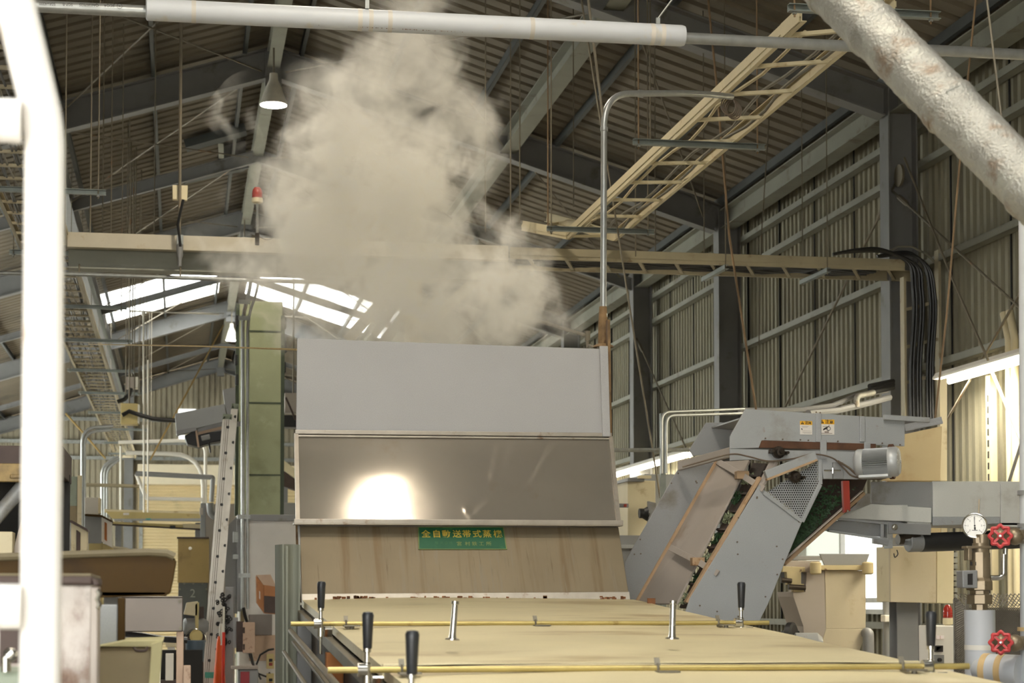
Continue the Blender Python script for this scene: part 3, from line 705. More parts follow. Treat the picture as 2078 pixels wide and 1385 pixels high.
# motor with cooling fins, fan cowl and terminal box
MO = at(1742, 940, 9.93); MD = V((.86, -.50, .03)).normalized()
def motor(mb):
    n = 44; d, si, u = frame(MD); Lm = .17
    vs = []
    for t in (0.03, Lm):
        for j in range(n*2):
            r = .078 if j % 2 else .060; a = math.pi*j/n
            vs.append(MO+d*t+si*(r*math.cos(a))+u*(r*math.sin(a)))
    m_ = n*2
    mb.add(vs, [(j, (j+1) % m_, m_+(j+1) % m_, m_+j) for j in range(m_)])
    mb.lathe([(.05, -.02), (.072, -.01), (.078, .0), (.078, .03), (.066, .034)], MO, MD, 24)
MT = part(E, 'motor', m_motor, motor)
def cowl(mb):
    mb.lathe([(.079, .165), (.081, .17), (.081, .205), (.070, .219), (.03, .224), (.012, .226), (.010, .230), (.002, .231)], MO, MD, 28)
    d, si, u = frame(MD)
    for k in range(28):
        a = 2*math.pi*k/28; q = si*math.cos(a)+u*math.sin(a); mb.bar(MO+d*.223+q*.026, MO+d*.2185+q*.066, .0035, .006, up=d)
part(MT, 'fan_cowl', m_motor, cowl)
part(MT, 'motor_foot', m_motor, lambda mb: mb.obox(MO+MD*.09+V((0, .0, -.075)), MD*.08, MD.cross(V((0, 0, 1))).normalized()*.06, V((0, 0, .008))), .003)
def sprk(mb):
    c = MO+MD*.15+V((.070, .10, .010)); n = 30; d, si, u = frame(MD)
    vs = []
    for t in (-.012, .012):
        for j in range(n*2):
            r = .096 if (j//1) % 2 else .086; a = math.pi*j/n; vs.append(c+d*t+si*(r*math.cos(a))+u*(r*math.sin(a)))
    m_ = n*2; mb.add(vs, [(j, (j+1) % m_, m_+(j+1) % m_, m_+j) for j in range(m_)]+[tuple(range(m_))[::-1], tuple(range(m_, 2*m_))])
part(E, 'rusty_sprocket', m_slot, sprk)
# cables along the head
m_cab = M('grey_brown_cable', (98, 84, 70), .5, .0, .1, 10)
def cable(parent, name, pts, Y, r=.006, mat=None):
    pp = [at(x, y, Y) for x, y in pts]; sm = []
    for i in range(len(pp)-1):
        p0, p1, p2, p3 = pp[max(i-1, 0)], pp[i], pp[i+1], pp[min(i+2, len(pp)-1)]
        for k in range(6):
            t = k/6; sm.append(.5*((2*p1)+(p2-p0)*t+(2*p0-5*p1+4*p2-p3)*t*t+(3*p1-p0-3*p2+p3)*t**3))
    return part(parent, name, mat or m_cab, lambda mb: mb.path(sm+[pp[-1]], r, 7))
cable(E, 'motor_cable', [(1385, 947), (1420, 937), (1483, 921), (1520, 926), (1560, 935), (1610, 930), (1650, 921), (1690, 929), (1713, 950), (1735, 967), (1790, 971), (1822, 955)], YN-.03, .0045)
cable(E, 'motor_cable', [(1700, 935), (1722, 948), (1740, 963), (1758, 966)], YN-.05, .006)
def rivets(pts, Y, r=.0045):
    for x, y in pts: part(E, 'rivet', m_cab, lambda mb: mb.lathe([(r, 0), (r, .006)], at(x, y, Y), V((0, -1, 0)), 6))
rivets([(1553, 889), (1588, 891), (1624, 892), (1640, 893), (1700, 895), (1790, 899), (1826, 902), (1656, 836), (1664, 837), (1742, 842), (1750, 842), (1498, 1050), (1497, 1124), (1496, 1099), (1588, 1134), (1621, 1058), (1536, 1008), (1536, 1010), (1553, 1210), (1577, 1165), (1576, 1108), (1420, 1228), (1455, 1240), (1498, 1250)], YN-.002)
rivets([(1300, 1123), (1287, 1124), (1299, 1094), (1362, 980), (1412, 976), (1414, 979), (1376, 960)], YF-.024)
part(E, 'drawbar_bolt', m_chrome, lambda mb: (mb.tube(at(1672, 954, 9.96), at(1706, 954, 9.96), .005, 8), mb.tube(at(1690, 949, 9.95), at(1690, 960, 9.95), .006, 8)))
# tail arm on the right of the hood
part(E, 'support_arm', m_gp, lambda mb: mb.bar(at(1793, 846, YN-.02), at(1886, 852, YN-.02), .02, .028), .003)
part(E, 'support_angle', m_gpd, lambda mb: (mb.bar(at(1836, 874, YN+.1), at(1912, 856, YN+.05), .05, .012), mb.bar(at(1836, 868, YN+.08), at(1912, 852, YN+.03), .006, .04)), .002)
for (x, y) in ((1398, 1300), (1500, 1300)):
    q = at(x, 1240, YN+.05); part(E, 'leg', m_steel, lambda mb: mb.box((q.x-.03, q.y, 0), (q.x+.03, q.y+.06, q.z)))
    part(E, 'leg', m_steel, lambda mb: mb.box((q.x-.03-.1, YF-.1, 0), (q.x+.03-.1, YF-.04, q.z)))

# ---- warning stickers on the hood
def sticker(x0, y0, x1, y1, ysplit, hand):
    a, b = at(x0, y1, YN-.0035), at(x1, y0, YN-.0035); s = part(HOOD, 'warning_sticker', m_paper, lambda mb: mb.box((a.x, a.y, a.z), (b.x, a.y+.0015, b.z)), label='white and yellow warning sticker')
    zc = at(x0, ysplit, YN).z; w_ = b.x-a.x
    part(s, 'yellow_band', m_yellow, lambda mb: mb.box((a.x, a.y-.001, zc), (b.x, a.y, b.z)))
    h = b.z-zc; zm = (b.z+zc)/2
    def tri(mb):
        c = V((a.x+w_*.20, a.y-.0016, zm)); r = h*.44
        mb.prism([c+V((0, 0, r)), c+V((-r, 0, -r*.8)), c+V((r, 0, -r*.8))], V((0, .0006, 0)))
    part(s, 'warning_triangle', m_ink, tri)
    part(s, 'exclamation_mark', m_yellow, lambda mb: (mb.box((a.x+w_*.20-.0012, a.y-.0022, zm-h*.10), (a.x+w_*.20+.0012, a.y-.0016, zm+h*.22)), mb.box((a.x+w_*.20-.0012, a.y-.0022, zm-h*.26), (a.x+w_*.20+.0012, a.y-.0016, zm-h*.16))))
    for ch, f in (('注', .53), ('意', .80)): textmesh('lettering', ch, V((a.x+w_*f, a.y-.0014, zm)), V((1, 0, 0)), V((0, 0, 1)), h*.95, m_ink, s, .0003, bold=.0004)
    hh = zc-a.z
    if hand:
        def ic(mb):
            c = V((a.x+w_*.63, a.y-.001, a.z+hh*.58)); r = hh*.17; n = 20
            mb.torus(c, V((0, 1, 0)), r, .0016, 20, 5); mb.torus(c+V((-r*.3, 0, 0)), V((0, 1, 0)), r*1.25, .0009, 20, 5)
            p = lambda f, g: V((a.x+w_*f, a.y-.0012, a.z+hh*g))
            mb.prism([p(.27, .38), p(.27, .52), p(.38, .66), p(.52, .74), p(.56, .62), p(.50, .54), p(.42, .50)], V((0, .0008, 0)))
            mb.box((a.x+w_*.24, a.y-.0014, a.z+hh*.76), (a.x+w_*.62, a.y-.0006, a.z+hh*.79)); mb.bar(p(.65, .80), p(.65, .95), .002, .002)
        part(s, 'pinch_pictogram', m_ink, ic)
        part(s, 'printed_lines', m_cab, lambda mb: (mb.box((a.x+w_*.36, a.y-.001, a.z+hh*.20), (a.x+w_*.64, a.y, a.z+hh*.29)), mb.box((a.x+w_*.06, a.y-.001, a.z+hh*.09), (a.x+w_*.86, a.y, a.z+hh*.135))))
    else:
        part(s, 'printed_lines', m_cab, lambda mb: [mb.box((a.x+w_*f0, a.y-.001, a.z+hh*g), (a.x+w_*f1, a.y, a.z+hh*(g+.02))) for f0, f1, g in ((.12, .7, .84), (.18, .62, .73), (.2, .92, .36), (.2, .95, .22), (.3, .9, .12))])
        part(s, 'fault_pictogram', m_ink, lambda mb: mb.prism([V((a.x+w_*f, a.y-.001, a.z+hh*g)) for f, g in ((.10, .68), (.17, .62), (.20, .50), (.17, .44), (.12, .52))], V((0, .0006, 0))))
sticker(1623.5, 854, 1648, 881, 861.5, False)
sticker(1662, 851, 1693, 881, 860, True)

# ---- level conveyor on the right
YC = 10.25
C2 = thing('level_conveyor', 'level grey trough conveyor running off to the right behind the gauge pipe', 'conveyor', at(1900, 1385, YC))
def cplate(name, pts, Y, mat, t=.012, bevel=.002, label=None): return plate(name, pts, Y, mat, t, C2, bevel, label)
cplate('trough_side', [(1768, 977), (1892, 977), (1892, 1062), (1820, 1058), (1830, 1025), (1768, 1020)], YC, m_gpd)
cplate('trough_side', [(1893, 976), (2030, 976), (2030, 1048), (1893, 1048)], YC, m_gpl)
cplate('trough_side', [(2031, 976), (2140, 977), (2140, 1070), (2031, 1068)], YC, m_gpl)
cplate('trough_lip', [(1893, 1048), (2030, 1048), (2028, 1062), (1893, 1066)], YC-.01, m_gp)
cplate('chute_plate', [(1712, 1044), (1770, 1024), (1842, 1024), (1842, 1062), (1888, 1062), (1888, 1058), (1820, 1056)], YC-.02, m_gpl)
cplate('chute_plate', [(1695, 1050), (1768, 1022), (1890, 1030), (1890, 1060)], YC-.03, m_gpl)
part(C2, 'trough_floor', m_gpd, lambda mb: mb.prism(L([(1768, 1060), (2140, 1066), (2140, 1062), (1768, 1056)], YC), V((0, .55, 0))))
part(C2, 'trough_side', m_gpd, lambda mb: mb.prism(L([(1768, 977), (2140, 977), (2140, 1062), (1768, 1056)], YC), V((0, .012, 0))) if False else mb.prism([p+V((0, .55, 0)) for p in L([(1768, 990), (2140, 990), (2140, 1062), (1768, 1056)], YC)], V((0, .012, 0))))
part(C2, 'frame_rail', m_gp, lambda mb: (mb.bar(at(1700, 1052, YC-.03), at(1802, 1062, YC-.03), .03, .012), mb.bar(at(1680, 1076, YC-.03), at(1800, 1094, YC-.03), .03, .012), mb.bar(at(1790, 1062, YC-.03), at(1790, 1090, YC-.03), .02, .012)), .002)
cplate('frame_web', [(1690, 1055), (1800, 1064), (1800, 1090), (1670, 1076)], YC, m_gpd)
cplate('end_plate', [(1800, 1058), (1812, 1060), (1812, 1112), (1800, 1112)], YC-.04, m_gp, .05)
cplate('bracket', [(1803, 1060), (1890, 1063), (1889, 1085), (1803, 1082)], YC-.05, m_gpd, .02)
cplate('bracket_lip', [(1773, 1092), (1805, 1096), (1803, 1106), (1773, 1102)], YC-.05, m_gpd, .03)
part(C2, 'bolt', m_chrome, lambda mb: (mb.lathe([(.018, 0), (.018, .006), (.010, .007), (.010, .022)], at(1815, 1069, YC-.05), V((0, -1, 0)), 12),))
DA = at(1842, 1101, YC+.02); DB = at(2140, 1091, YC+.15)
part(C2, 'belt_return', m_black, lambda mb: mb.tube(DA+(DB-DA).normalized()*.08, DB, .0535, 24))
part(C2, 'drum', m_gpd, lambda mb: mb.lathe([(.012, -.05), (.012, -.001), (.047, 0), (.052, .006), (.052, .09)], DA, DB-DA, 24))
part(C2, 'bearing', m_oil, lambda mb: (mb.lathe([(.03, -.06), (.03, -.03), (.018, -.028)], DA+V((-.01, -.02, .02)), DB-DA, 16), mb.bar(DA+V((-.05, -.03, .03)), DA+V((.06, -.03, .05)), .02, .03)))
cable(C2, 'loose_wire', [(1820, 1115), (1822, 1124), (1816, 1130), (1814, 1122)], YC-.05, .003, m_black)
for xx in (2094,):
    q = at(xx, 1112 if xx < 1900 else 1068, YC+.3)
    part(C2, 'leg', m_gpd, lambda mb: mb.box((q.x-.02, q.y, 0), (q.x+.02, q.y+.04, q.z)))

# ---- beige hopper machine under the elevator head
YH = 14.5
H = thing('leaf_hopper', 'speckled beige tapered hopper machine standing in front of the bright side window', 'machine', at(1690, 1385, YH))
def hp(name, pts, Y, mat, t=.5, bevel=.004, label=None): return plate(name, pts, Y, mat, t, H, bevel, label)
hp('hopper_body', [(1674, 1157), (1757, 1157), (1757, 1275), (1676, 1275)], YH, m_beige, .55)
hp('hopper_foot', [(1676, 1275), (1757, 1275), (1752, 1300), (1742, 1326), (1664, 1314)], YH, m_beige, .5)
def cheek(mb):
    f0, f1, f2, f3, f4 = at(1674, 1157, YH), at(1676, 1275, YH), at(1664, 1314, YH), at(1642, 1161, YH+.45), at(1631, 1312, YH+.4)
    mb.prism([at(1673, 1157, YH), at(1676, 1275, YH), at(1664, 1316, YH), at(1632, 1312, YH), at(1630, 1270, YH), at(1610, 1210, YH), at(1609, 1200, YH), at(1634, 1200, YH), at(1637, 1161, YH)], V((0, .4, 0)))
part(H, 'hopper_cheek', m_gpb, lambda mb: cheek(mb), .003)
hp('rim_clamp', [(1652, 1146), (1764, 1146), (1764, 1156), (1652, 1156)], YH-.05, m_beiger, .6)
for x in (1655, 1761): part(H, 'clamp_knob', m_beiger, lambda mb: mb.lathe([(.03, -.05), (.045, -.04), (.045, .04), (.03, .05)], at(x, 1152, YH-.08), V((0, 0, 1)), 12), .0)
hp('funnel', [(1663, 1123), (1765, 1123), (1757, 1146), (1673, 1146)], YH-.02, m_gpd, .02)
hp('funnel_back', [(1600, 1127), (1665, 1127), (1668, 1136), (1598, 1136)], YH+.3, m_gpd, .02)
hp('side_bracket', [(1594, 1137), (1664, 1137), (1664, 1147), (1655, 1164), (1594, 1153)], YH+.05, m_gpb, .1)
hp('dark_gearbox', [(1600, 1158), (1624, 1158), (1624, 1182), (1600, 1182)], YH, m_black, .2)
hp('gear_frame', [(1588, 1148), (1634, 1150), (1634, 1160), (1626, 1160), (1626, 1184), (1632, 1184), (1632, 1200), (1610, 1200), (1609, 1185), (1598, 1186), (1596, 1160), (1588, 1160)], YH-.02, m_beiger, .06)
part(H, 'drive_shaft', m_oil, lambda mb: (mb.tube(at(1585, 1176, YH-.03), at(1606, 1178, YH-.03), .02, 10), mb.tube(at(1600, 1190, YH-.03), at(1634, 1192, YH-.03), .022, 10)))
part(H, 'pulley', m_black, lambda mb: mb.lathe([(.10, -.03), (.12, -.02), (.12, .02), (.10, .03)], at(1605, 1293, YH-.1), V((.8, -.6, 0)), 20))
part(H, 'belt_guard', m_black, lambda mb: mb.prism(L([(1588, 1290), (1594, 1279), (1612, 1278), (1622, 1279), (1632, 1300), (1632, 1304), (1590, 1296)], YH-.05), V((0, .1, 0))), .006)
part(H, 'motor', m_gp, lambda mb: mb.lathe([(.06, 0), (.085, .03), (.085, .2), (.05, .24)], at(1606, 1305, YH-.1), V((1, -.2, 0)), 18))
part(H, 'discharge_elbow', m_gpd, lambda mb: mb.path(fillet([at(1758, 1284, YH), at(1762, 1284, YH-.05), at(1763, 1385, YH-.05)], .08, 6), .045, 12))
part(H, 'stand', m_steel, lambda mb: (mb.box((at(1640, 1300, YH).x, YH+.1, 0), (at(1750, 1300, YH).x, YH+.5, at(1640, 1318, YH).z)),))
# ---- black bracket lever
# ---- cream control box on its post
YX = 13.2
CB_ = thing('wall_cabinet', 'large cream steel cabinet mounted on a grey post under the level conveyor', 'cabinet', at(1850, 1385, YX))
part(CB_, 'door', m_beige, lambda mb: mb.prism(L([(1806, 1108), (1900, 1108), (1900, 1223), (1807, 1221)], YX), V((0, .03, 0))), .004)
part(CB_, 'body', m_cream, lambda mb: mb.prism(L([(1901, 1108), (1936, 1108), (1935, 1224), (1901, 1223)], YX+.01), V((0, .3, 0))), .004)
part(CB_, 'body', m_cream, lambda mb: mb.prism(L([(1806, 1108), (1900, 1108), (1900, 1222), (1807, 1220)], YX+.032), V((0, .28, 0))), .004)
part(CB_, 'post', m_steel, lambda mb: mb.hbeam((at(1834, 1300, YX+.2).x, YX+.2, 0), (at(1834, 1300, YX+.2).x, YX+.2, at(1834, 1215, YX+.2).z), .16, .16, .01, .012))
part(CB_, 'slotted_rail', m_galv, lambda mb: [mb.prism(L([(1938, y), (1943, y), (1943, y+9), (1938, y+9)], YX+.2), V((0, .03, 0))) for y in range(1108, 1228, 12)])
cd = thing('conduit', 'grey vertical conduit with a clamp beside the side window and the cream cabinet', 'pipe', at(1796, 1385, 15.0))
part(cd, 'pipe', m_gpd, lambda mb: mb.tube((at(1799, 1385, 15).x, 15, 0), at(1799, 1080, 15), .035, 12))
part(cd, 'clamp', m_white, lambda mb: mb.obox(at(1803, 1254, 14.95), V((.05, 0, 0)), V((0, .05, 0)), V((0, 0, .028))), .006)
# ---- control panel with red beacon
YQ = 12.0
CP2 = thing('control_panel', 'narrow white control panel with lit red buttons, under the cream cabinet', 'control panel', at(1920, 1385, YQ))
part(CP2, 'enclosure', m_white, lambda mb: (mb.box((at(1893, 1270, YQ).x, YQ, 0), (at(1942, 1270, YQ).x, YQ+.25, at(1893, 1269, YQ).z)),), .006)
m_rb = emit('red_lit_button', (214, 40, 22), .03); m_ob = emit('orange_lit_button', (220, 84, 24), .03)
def btn(name, x0, y0, x1, y1, mat): part(CP2, name, mat, lambda mb: mb.prism(L([(x0, y0), (x1, y0), (x1, y1), (x0, y1)], YQ-.012), V((0, .016, 0))), .001)
btn('red_button', 1901, 1289, 1907, 1296, m_rb); btn('orange_button', 1909, 1289, 1916, 1296, m_ob)
m_gs = M('green_display', (34, 70, 44), .3)
btn('display', 1897, 1309, 1914, 1322, m_ink); btn('display_window', 1900, 1311, 1911, 1320, m_gs)
btn('switch_plate', 1896, 1328, 1916, 1350, m_gpd); btn('switch_plate', 1900, 1362, 1916, 1370, m_ink)
part(CP2, 'knob', m_ink, lambda mb: mb.lathe([(.014, 0), (.012, .02), (.004, .022)], at(1906, 1338, YQ-.014), V((0, -1, 0)), 14))
m_redl = M('red_beacon_lens', (158, 48, 38), .15, .0, .05, 6); m_redl.node_tree.nodes['Principled BSDF'].inputs['Emission Color'].default_value = (.5, .02, .02, 1); m_redl.node_tree.nodes['Principled BSDF'].inputs['Emission Strength'].default_value = .004
def beacon(name, label, x, ybase, ymid, ytop, rpx, Y, base_mat, pole=None, group=None):
    b = at(x, ybase, Y); t = thing(name, label, 'warning light', b, group)
    k = pxm(Y); r = rpx*k; zm = at(x, ymid, Y).z-b.z; zt = at(x, ytop, Y).z-b.z
    part(t, 'base', base_mat, lambda mb: mb.lathe([(r*.55, 0), (r*1.0, .01), (r*1.05, zm*.5), (r*1.0, zm)], b, V((0, 0, 1)), 20))
    part(t, 'lens', m_redl, lambda mb: mb.lathe([(r*.95, zm), (r*.97, zm+(zt-zm)*.45), (r*.86, zm+(zt-zm)*.72), (r*.55, zm+(zt-zm)*.94), (r*.1, zt)], b, V((0, 0, 1)), 24))
    part(t, 'lens_rib', M('dark_red_rib', (110, 16, 18), .3), lambda mb: [mb.torus(b+V((0, 0, zm+(zt-zm)*f)), V((0, 0, 1)), r*.965, r*.03, 24, 5) for f in (.06, .25, .44)])
    if pole: part(t, 'pole', m_galv, lambda mb: mb.tube(at(x, pole, Y), b, .011, 8))
    return t
beacon('warning_beacon', 'red domed beacon standing on top of the narrow white control panel', 1923.5, 1269, 1253, 1226, 10.5, YQ+.12, m_cream)

# ---- expanded metal guard
YG = 9.2
m_mesh = M('expanded_metal', (120, 114, 104), .5, .4, .15, 10)
G = thing('mesh_guard', 'folded expanded-metal guard screen standing behind the white gauge pipe', 'guard', at(2010, 1385, YG))
def xmesh(mb, x0, x1, y0, y1, Y, px_, py_):
    j = 0; y = y0
    while y < y1:
        x = x0+(px_/2 if j % 2 else 0)
        while x < x1:
            c = [(x-px_/2, y), (x, y-py_), (x+px_/2, y), (x, y+py_)]
            for i in range(4):
                mb.bar(at(*c[i], Y), at(*c[(i+1) % 4], Y), .0035, .0035)
            x += px_
        y += py_; j += 2 if False else 1
def xm2(mb, a, b, c, d, nu, nv, w_=.004):
    """diamond lattice between four corners"""
    P_ = lambda u, v: a.lerp(b, u).lerp(d.lerp(c, u), v)
    for k in range(-nv, nu+1):
        for s in (1, -1):
            u0, v0 = (k/nu, 0); u1, v1 = ((k+nv)/nu, 1)
            if s < 0: u0, u1 = u1, u0
            # clip to 0..1
            du = u1-u0; t0, t1 = 0, 1
            for lo_, hi_ in ((0, 1),):
                ta, tb = sorted(((lo_-u0)/du, (hi_-u0)/du)); t0, t1 = max(t0, ta), min(t1, tb)
            if t1-t0 > .01: mb.bar(P_(u0+du*t0, t0), P_(u0+du*t1, t1), w_, w_*.8, up=V((0, 1, 0)))
part(G, 'mesh_panel', m_mesh, lambda mb: xm2(mb, at(1938, 1210, YG+.35), at(1962, 1232, YG), at(1962, 1400, YG), at(1938, 1400, YG+.35), 7, 40))
part(G, 'mesh_panel', m_mesh, lambda mb: xm2(mb, at(1962, 1232, YG), at(2110, 1232, YG), at(2110, 1400, YG), at(1962, 1400, YG), 36, 40))
part(G, 'mesh_panel', m_mesh, lambda mb: xm2(mb, at(1940, 1204, YG+.35), at(2110, 1204, YG+.35), at(2110, 1230, YG), at(1962, 1230, YG), 20, 3))
part(G, 'backing_sheet', m_tank, lambda mb: mb.prism(L([(1966, 1238), (2110, 1238), (2110, 1440), (1966, 1440)], YG+.25), V((0, .01, 0))))
for x, y_ in ((1962, YG), (1938, YG+.35), (2112, YG)):
    q = at(x, 1215, y_); part(G, 'post', m_mesh, lambda mb: mb.box((q.x-.008, q.y-.008, 0), (q.x+.008, q.y+.008, q.z)))

# ---- gauge and valve pipework
YP = 7.9
m_lag = M('white_lagging', (196, 199, 203), .5, .0, .03, 4, [((196, 190, 176), .3, 6, None)])
m_tape = M('tan_tape', (206, 176, 126), .5, .0, .08, 12)
m_bronze = M('dull_bronze', (140, 126, 104), .4, .6, .12, 10, [((96, 78, 52), .3, 14, None)])
m_dial = M('white_dial', (232, 230, 222), .35)
m_gg = M('pale_green_gauge_case', (140, 176, 156), .4, .1, .08, 10, [((150, 124, 70), .3, 8, None)])
m_rw = M('red_handwheel_paint', (196, 66, 68), .45, .0, .1, 16, [((140, 60, 52), .2, 20, None)])
GP = thing('gauge_pipe', 'white lagged vertical pipe topped by a bronze valve and a round pressure gauge', 'pipework', at(1990, 1400, YP)*1.0)
part(GP, 'pipe', m_lag, lambda mb: mb.tube(V((at(1990, 1430, YP).x, YP, 0)), at(1988, 1237, YP), .066, 28))
part(GP, 'tape_band', m_white, lambda mb: mb.tube(at(1989, 1318, YP), at(1989, 1308, YP), .0675, 28))
def valve(mb):
    q = lambda x, y: at(x, y, YP)
    mb.lathe([(.036, 0), (.036, .025), (.058, .026), (.058, .066), (.045, .068), (.045, .085), (.060, .086), (.060, .125), (.044, .14), (.044, .25)], q(1988, 1237), V((0, 0, 1)), 8, False)
def ctop(mb):
    mb.lathe([(.040, 0), (.043, .04), (.043, .12), (.034, .15), (.034, .19)], at(1990, 1190, YP), V((0, 0, 1)), 24)
    mb.lathe([(.030, 0), (.030, .11)], at(1994, 1135, YP), V((0, 0, 1)), 20)
part(GP, 'valve_hex', m_bronze, valve, .002)
part(GP, 'valve_body', m_bronze, ctop)
part(GP, 'yoke', m_bronze, lambda mb: (mb.prism(L([(1965, 1107), (1973, 1107), (1973, 1136), (1965, 1136)], YP-.03), V((0, .05, 0))), mb.prism(L([(1999, 1107), (2006, 1107), (2006, 1136), (1999, 1136)], YP-.03), V((0, .05, 0))), mb.prism(L([(1962, 1107), (2012, 1107), (2012, 1112), (1962, 1112)], YP-.035), V((0, .06, 0)))), .002)
NB = part(GP, 'name_band', m_gpd, lambda mb: mb.lathe([(.0315, 0), (.0315, .022)], at(1992, 1148, YP), V((0, 0, 1)), 24))
part(NB, 'worn_marks', m_ink, lambda mb: [mb.obox(at(x, 1143, YP-.0305+.0), V((.004, 0, 0)), V((0, .002, 0)), V((0, 0, .008))) for x in (1971, 1981, 1993, 2003)])
BX = part(GP, 'indicator_box', m_gpd, lambda mb: mb.prism(L([(1953, 1157), (1984, 1156), (1984, 1193), (1954, 1192)], YP-.06), V((0, .07, 0))), .004)
part(BX, 'indicator_slot', m_ink, lambda mb: mb.prism(L([(1964, 1164), (1974, 1163), (1974, 1186), (1964, 1186)], YP-.063), V((0, .005, 0))))
GC = at(1978, 1066, YP); GN = V((-.42, -.9, -.02)).normalized()
GA = part(GP, 'gauge_case', m_gg, lambda mb: mb.lathe([(.050, -.05), (.052, -.045), (.052, .010), (.0495, .010)], GC-GN*.012, GN, 36))
part(GA, 'bezel', m_chrome, lambda mb: mb.torus(GC, GN, .0518, .0042, 36, 8))
DL = part(GA, 'dial', m_dial, lambda mb: mb.lathe([(.049, 0), (.049, .002)], GC-GN*.0015, GN, 36))
d_, s_, u_ = frame(GN); s_ = -s_ if s_.x < 0 else s_
if u_.z < 0: u_ = -u_
def ticks(mb):
    for k in range(31):
        a = rad(225-270*k/30); q = s_*math.cos(a)+u_*math.sin(a); l_ = .010 if k % 5 == 0 else .005
        mb.bar(GC+q*(.045-l_)+GN*.0010, GC+q*.045+GN*.0010, .0012 if k % 5 else .002, .0008, up=GN)
part(DL, 'scale_marks', m_ink, ticks)
for k in range(7):
    a = rad(225-45*k); q = s_*math.cos(a)+u_*math.sin(a)
    textmesh('dial_figure', str(k), GC+q*.029+GN*.0008, s_, u_, .011, m_ink, DL, .0003)
def needle(mb):
    q = u_*.99+s_*-.06; q0 = GN*.0025; mb.bar(q0+GC-q*.016, q0+GC+q*.038, .0022, .0015, up=GN); mb.bar(q0+GC-q*.018, q0+GC-q*.006, .007, .0015, up=GN)
    mb.lathe([(.004, 0), (.004, .004)], GC-GN*.001, GN, 10); mb.bar(q0+GC-u_*.02-s_*.012, q0+GC-u_*.02+s_*.012, .0025, .001, up=GN)
part(DL, 'needle', m_ink, needle)
part(GA, 'stem', m_bronze, lambda mb: (mb.tube(at(1985, 1112, YP), at(1983, 1090, YP), .020, 8),))
part(GA, 'air_pin', m_bronze, lambda mb: mb.tube(at(1986, 1042, YP), at(1987, 1012, YP), .0035, 8))
part(GP, 'drain_tap', m_chrome, lambda mb: (mb.path(fillet([at(2010, 1172, YP-.05), at(2037, 1172, YP-.06), at(2037, 1124, YP-.06)], .03, 5), .012, 10), mb.tube(at(2041, 1112, YP-.06), at(2038, 1165, YP-.06), .010, 10)))
# horizontal lagged pipe and the riser on the right edge
HP = thing('lagged_pipe', 'white lagged pipe lying level at the foot of the gauge pipe, with tan tape bands', 'pipework', at(2040, 1420, YP-.35))
hA, hB = at(1984, 1358, YP-.15), at(2072, 1362, YP-.30)
part(HP, 'pipe', m_lag, lambda mb: mb.lathe([(.01, -.03), (.04, -.012), (.07, .045), (.07, (hB-hA).length)], hA, hB-hA, 28))
for f0, f1 in ((.16, .30), (.52, .66)): part(HP, 'tape_band', m_tape, lambda mb: mb.tube(hA.lerp(hB, f0), hA.lerp(hB, f1), .0715, 28))
part(HP, 'support', m_steel, lambda mb: mb.box((hB.x-.35, hA.y-.2, 0), (hB.x-.3, hA.y-.15, hA.z-.03)))
RP = thing('riser_pipe', 'white riser pipe at the right edge carrying the two red handwheel valves', 'pipework', at(2082, 1400, YP-.3))
part(RP, 'pipe', m_lag, lambda mb: mb.tube(V((at(2084, 1420, YP-.3).x, YP-.3, 0)), at(2084, 330, YP-.3), .036, 20))
for (ya, yb_) in ((1000, 1003), (1066, 1070), (1276, 1280)): part(RP, 'collar', m_gpd if ya < 1100 else m_tape, lambda mb: mb.tube(at(2084, ya+4, YP-.3), at(2084, yb_-8, YP-.3), .040, 20))
part(RP, 'elbow', m_lag, lambda mb: mb.sphere(at(2086, 352, YP-.3), .05, 10))
for (x, y) in ((2030, 1087), (2031, 1303)):
    c = at(x, y, YP-.42); ax = V((-.50, -.86, .05)).normalized()
    VB = part(RP, 'valve', m_bronze, lambda mb: (mb.lathe([(.012, -.10), (.026, -.095), (.036, -.07), (.040, -.05), (.034, -.035), (.014, -.02), (.007, -.018), (.006, .008)], c+V((.0, .0, 0)), -ax*-1 if False else ax, 18), mb.sphere(at(2060, y+1, YP-.38), .036, 10), mb.tube(at(2056, y+1, YP-.36), at(2086, y+1, YP-.3), .030, 14)))
    def wheel(mb):
        d, si, u = frame(ax); n = 64; R = .040; vs = []
        m2 = 8
        for i in range(n):
            a = 2*math.pi*i/n; q = si*math.cos(a)+u*math.sin(a); rr = R*(1+.11*math.cos(8*a)); r2 = .0085
            vs += [c+q*(rr+r2*math.cos(2*math.pi*j/m2))+d*(r2*math.sin(2*math.pi*j/m2)) for j in range(m2)]
        mb.add(vs, [(i*m2+j, ((i+1) % n)*m2+j, ((i+1) % n)*m2+(j+1) % m2, i*m2+(j+1) % m2) for i in range(n) for j in range(m2)], True)
        for k in range(4):
            a = math.pi/4+k*math.pi/2; q = si*math.cos(a)+u*math.sin(a); mb.bar(c+q*.008-ax*.004, c+q*.036, .010, .006, up=ax)
        mb.lathe([(.012, -.010), (.013, .004), (.009, .008)], c, ax, 12)
    part(VB, 'handwheel', m_rw, wheel, label='red handwheel')
    part(VB, 'nut', m_chrome, lambda mb: mb.lathe([(.007, .007), (.007, .014), (.003, .015)], c, ax, 6))
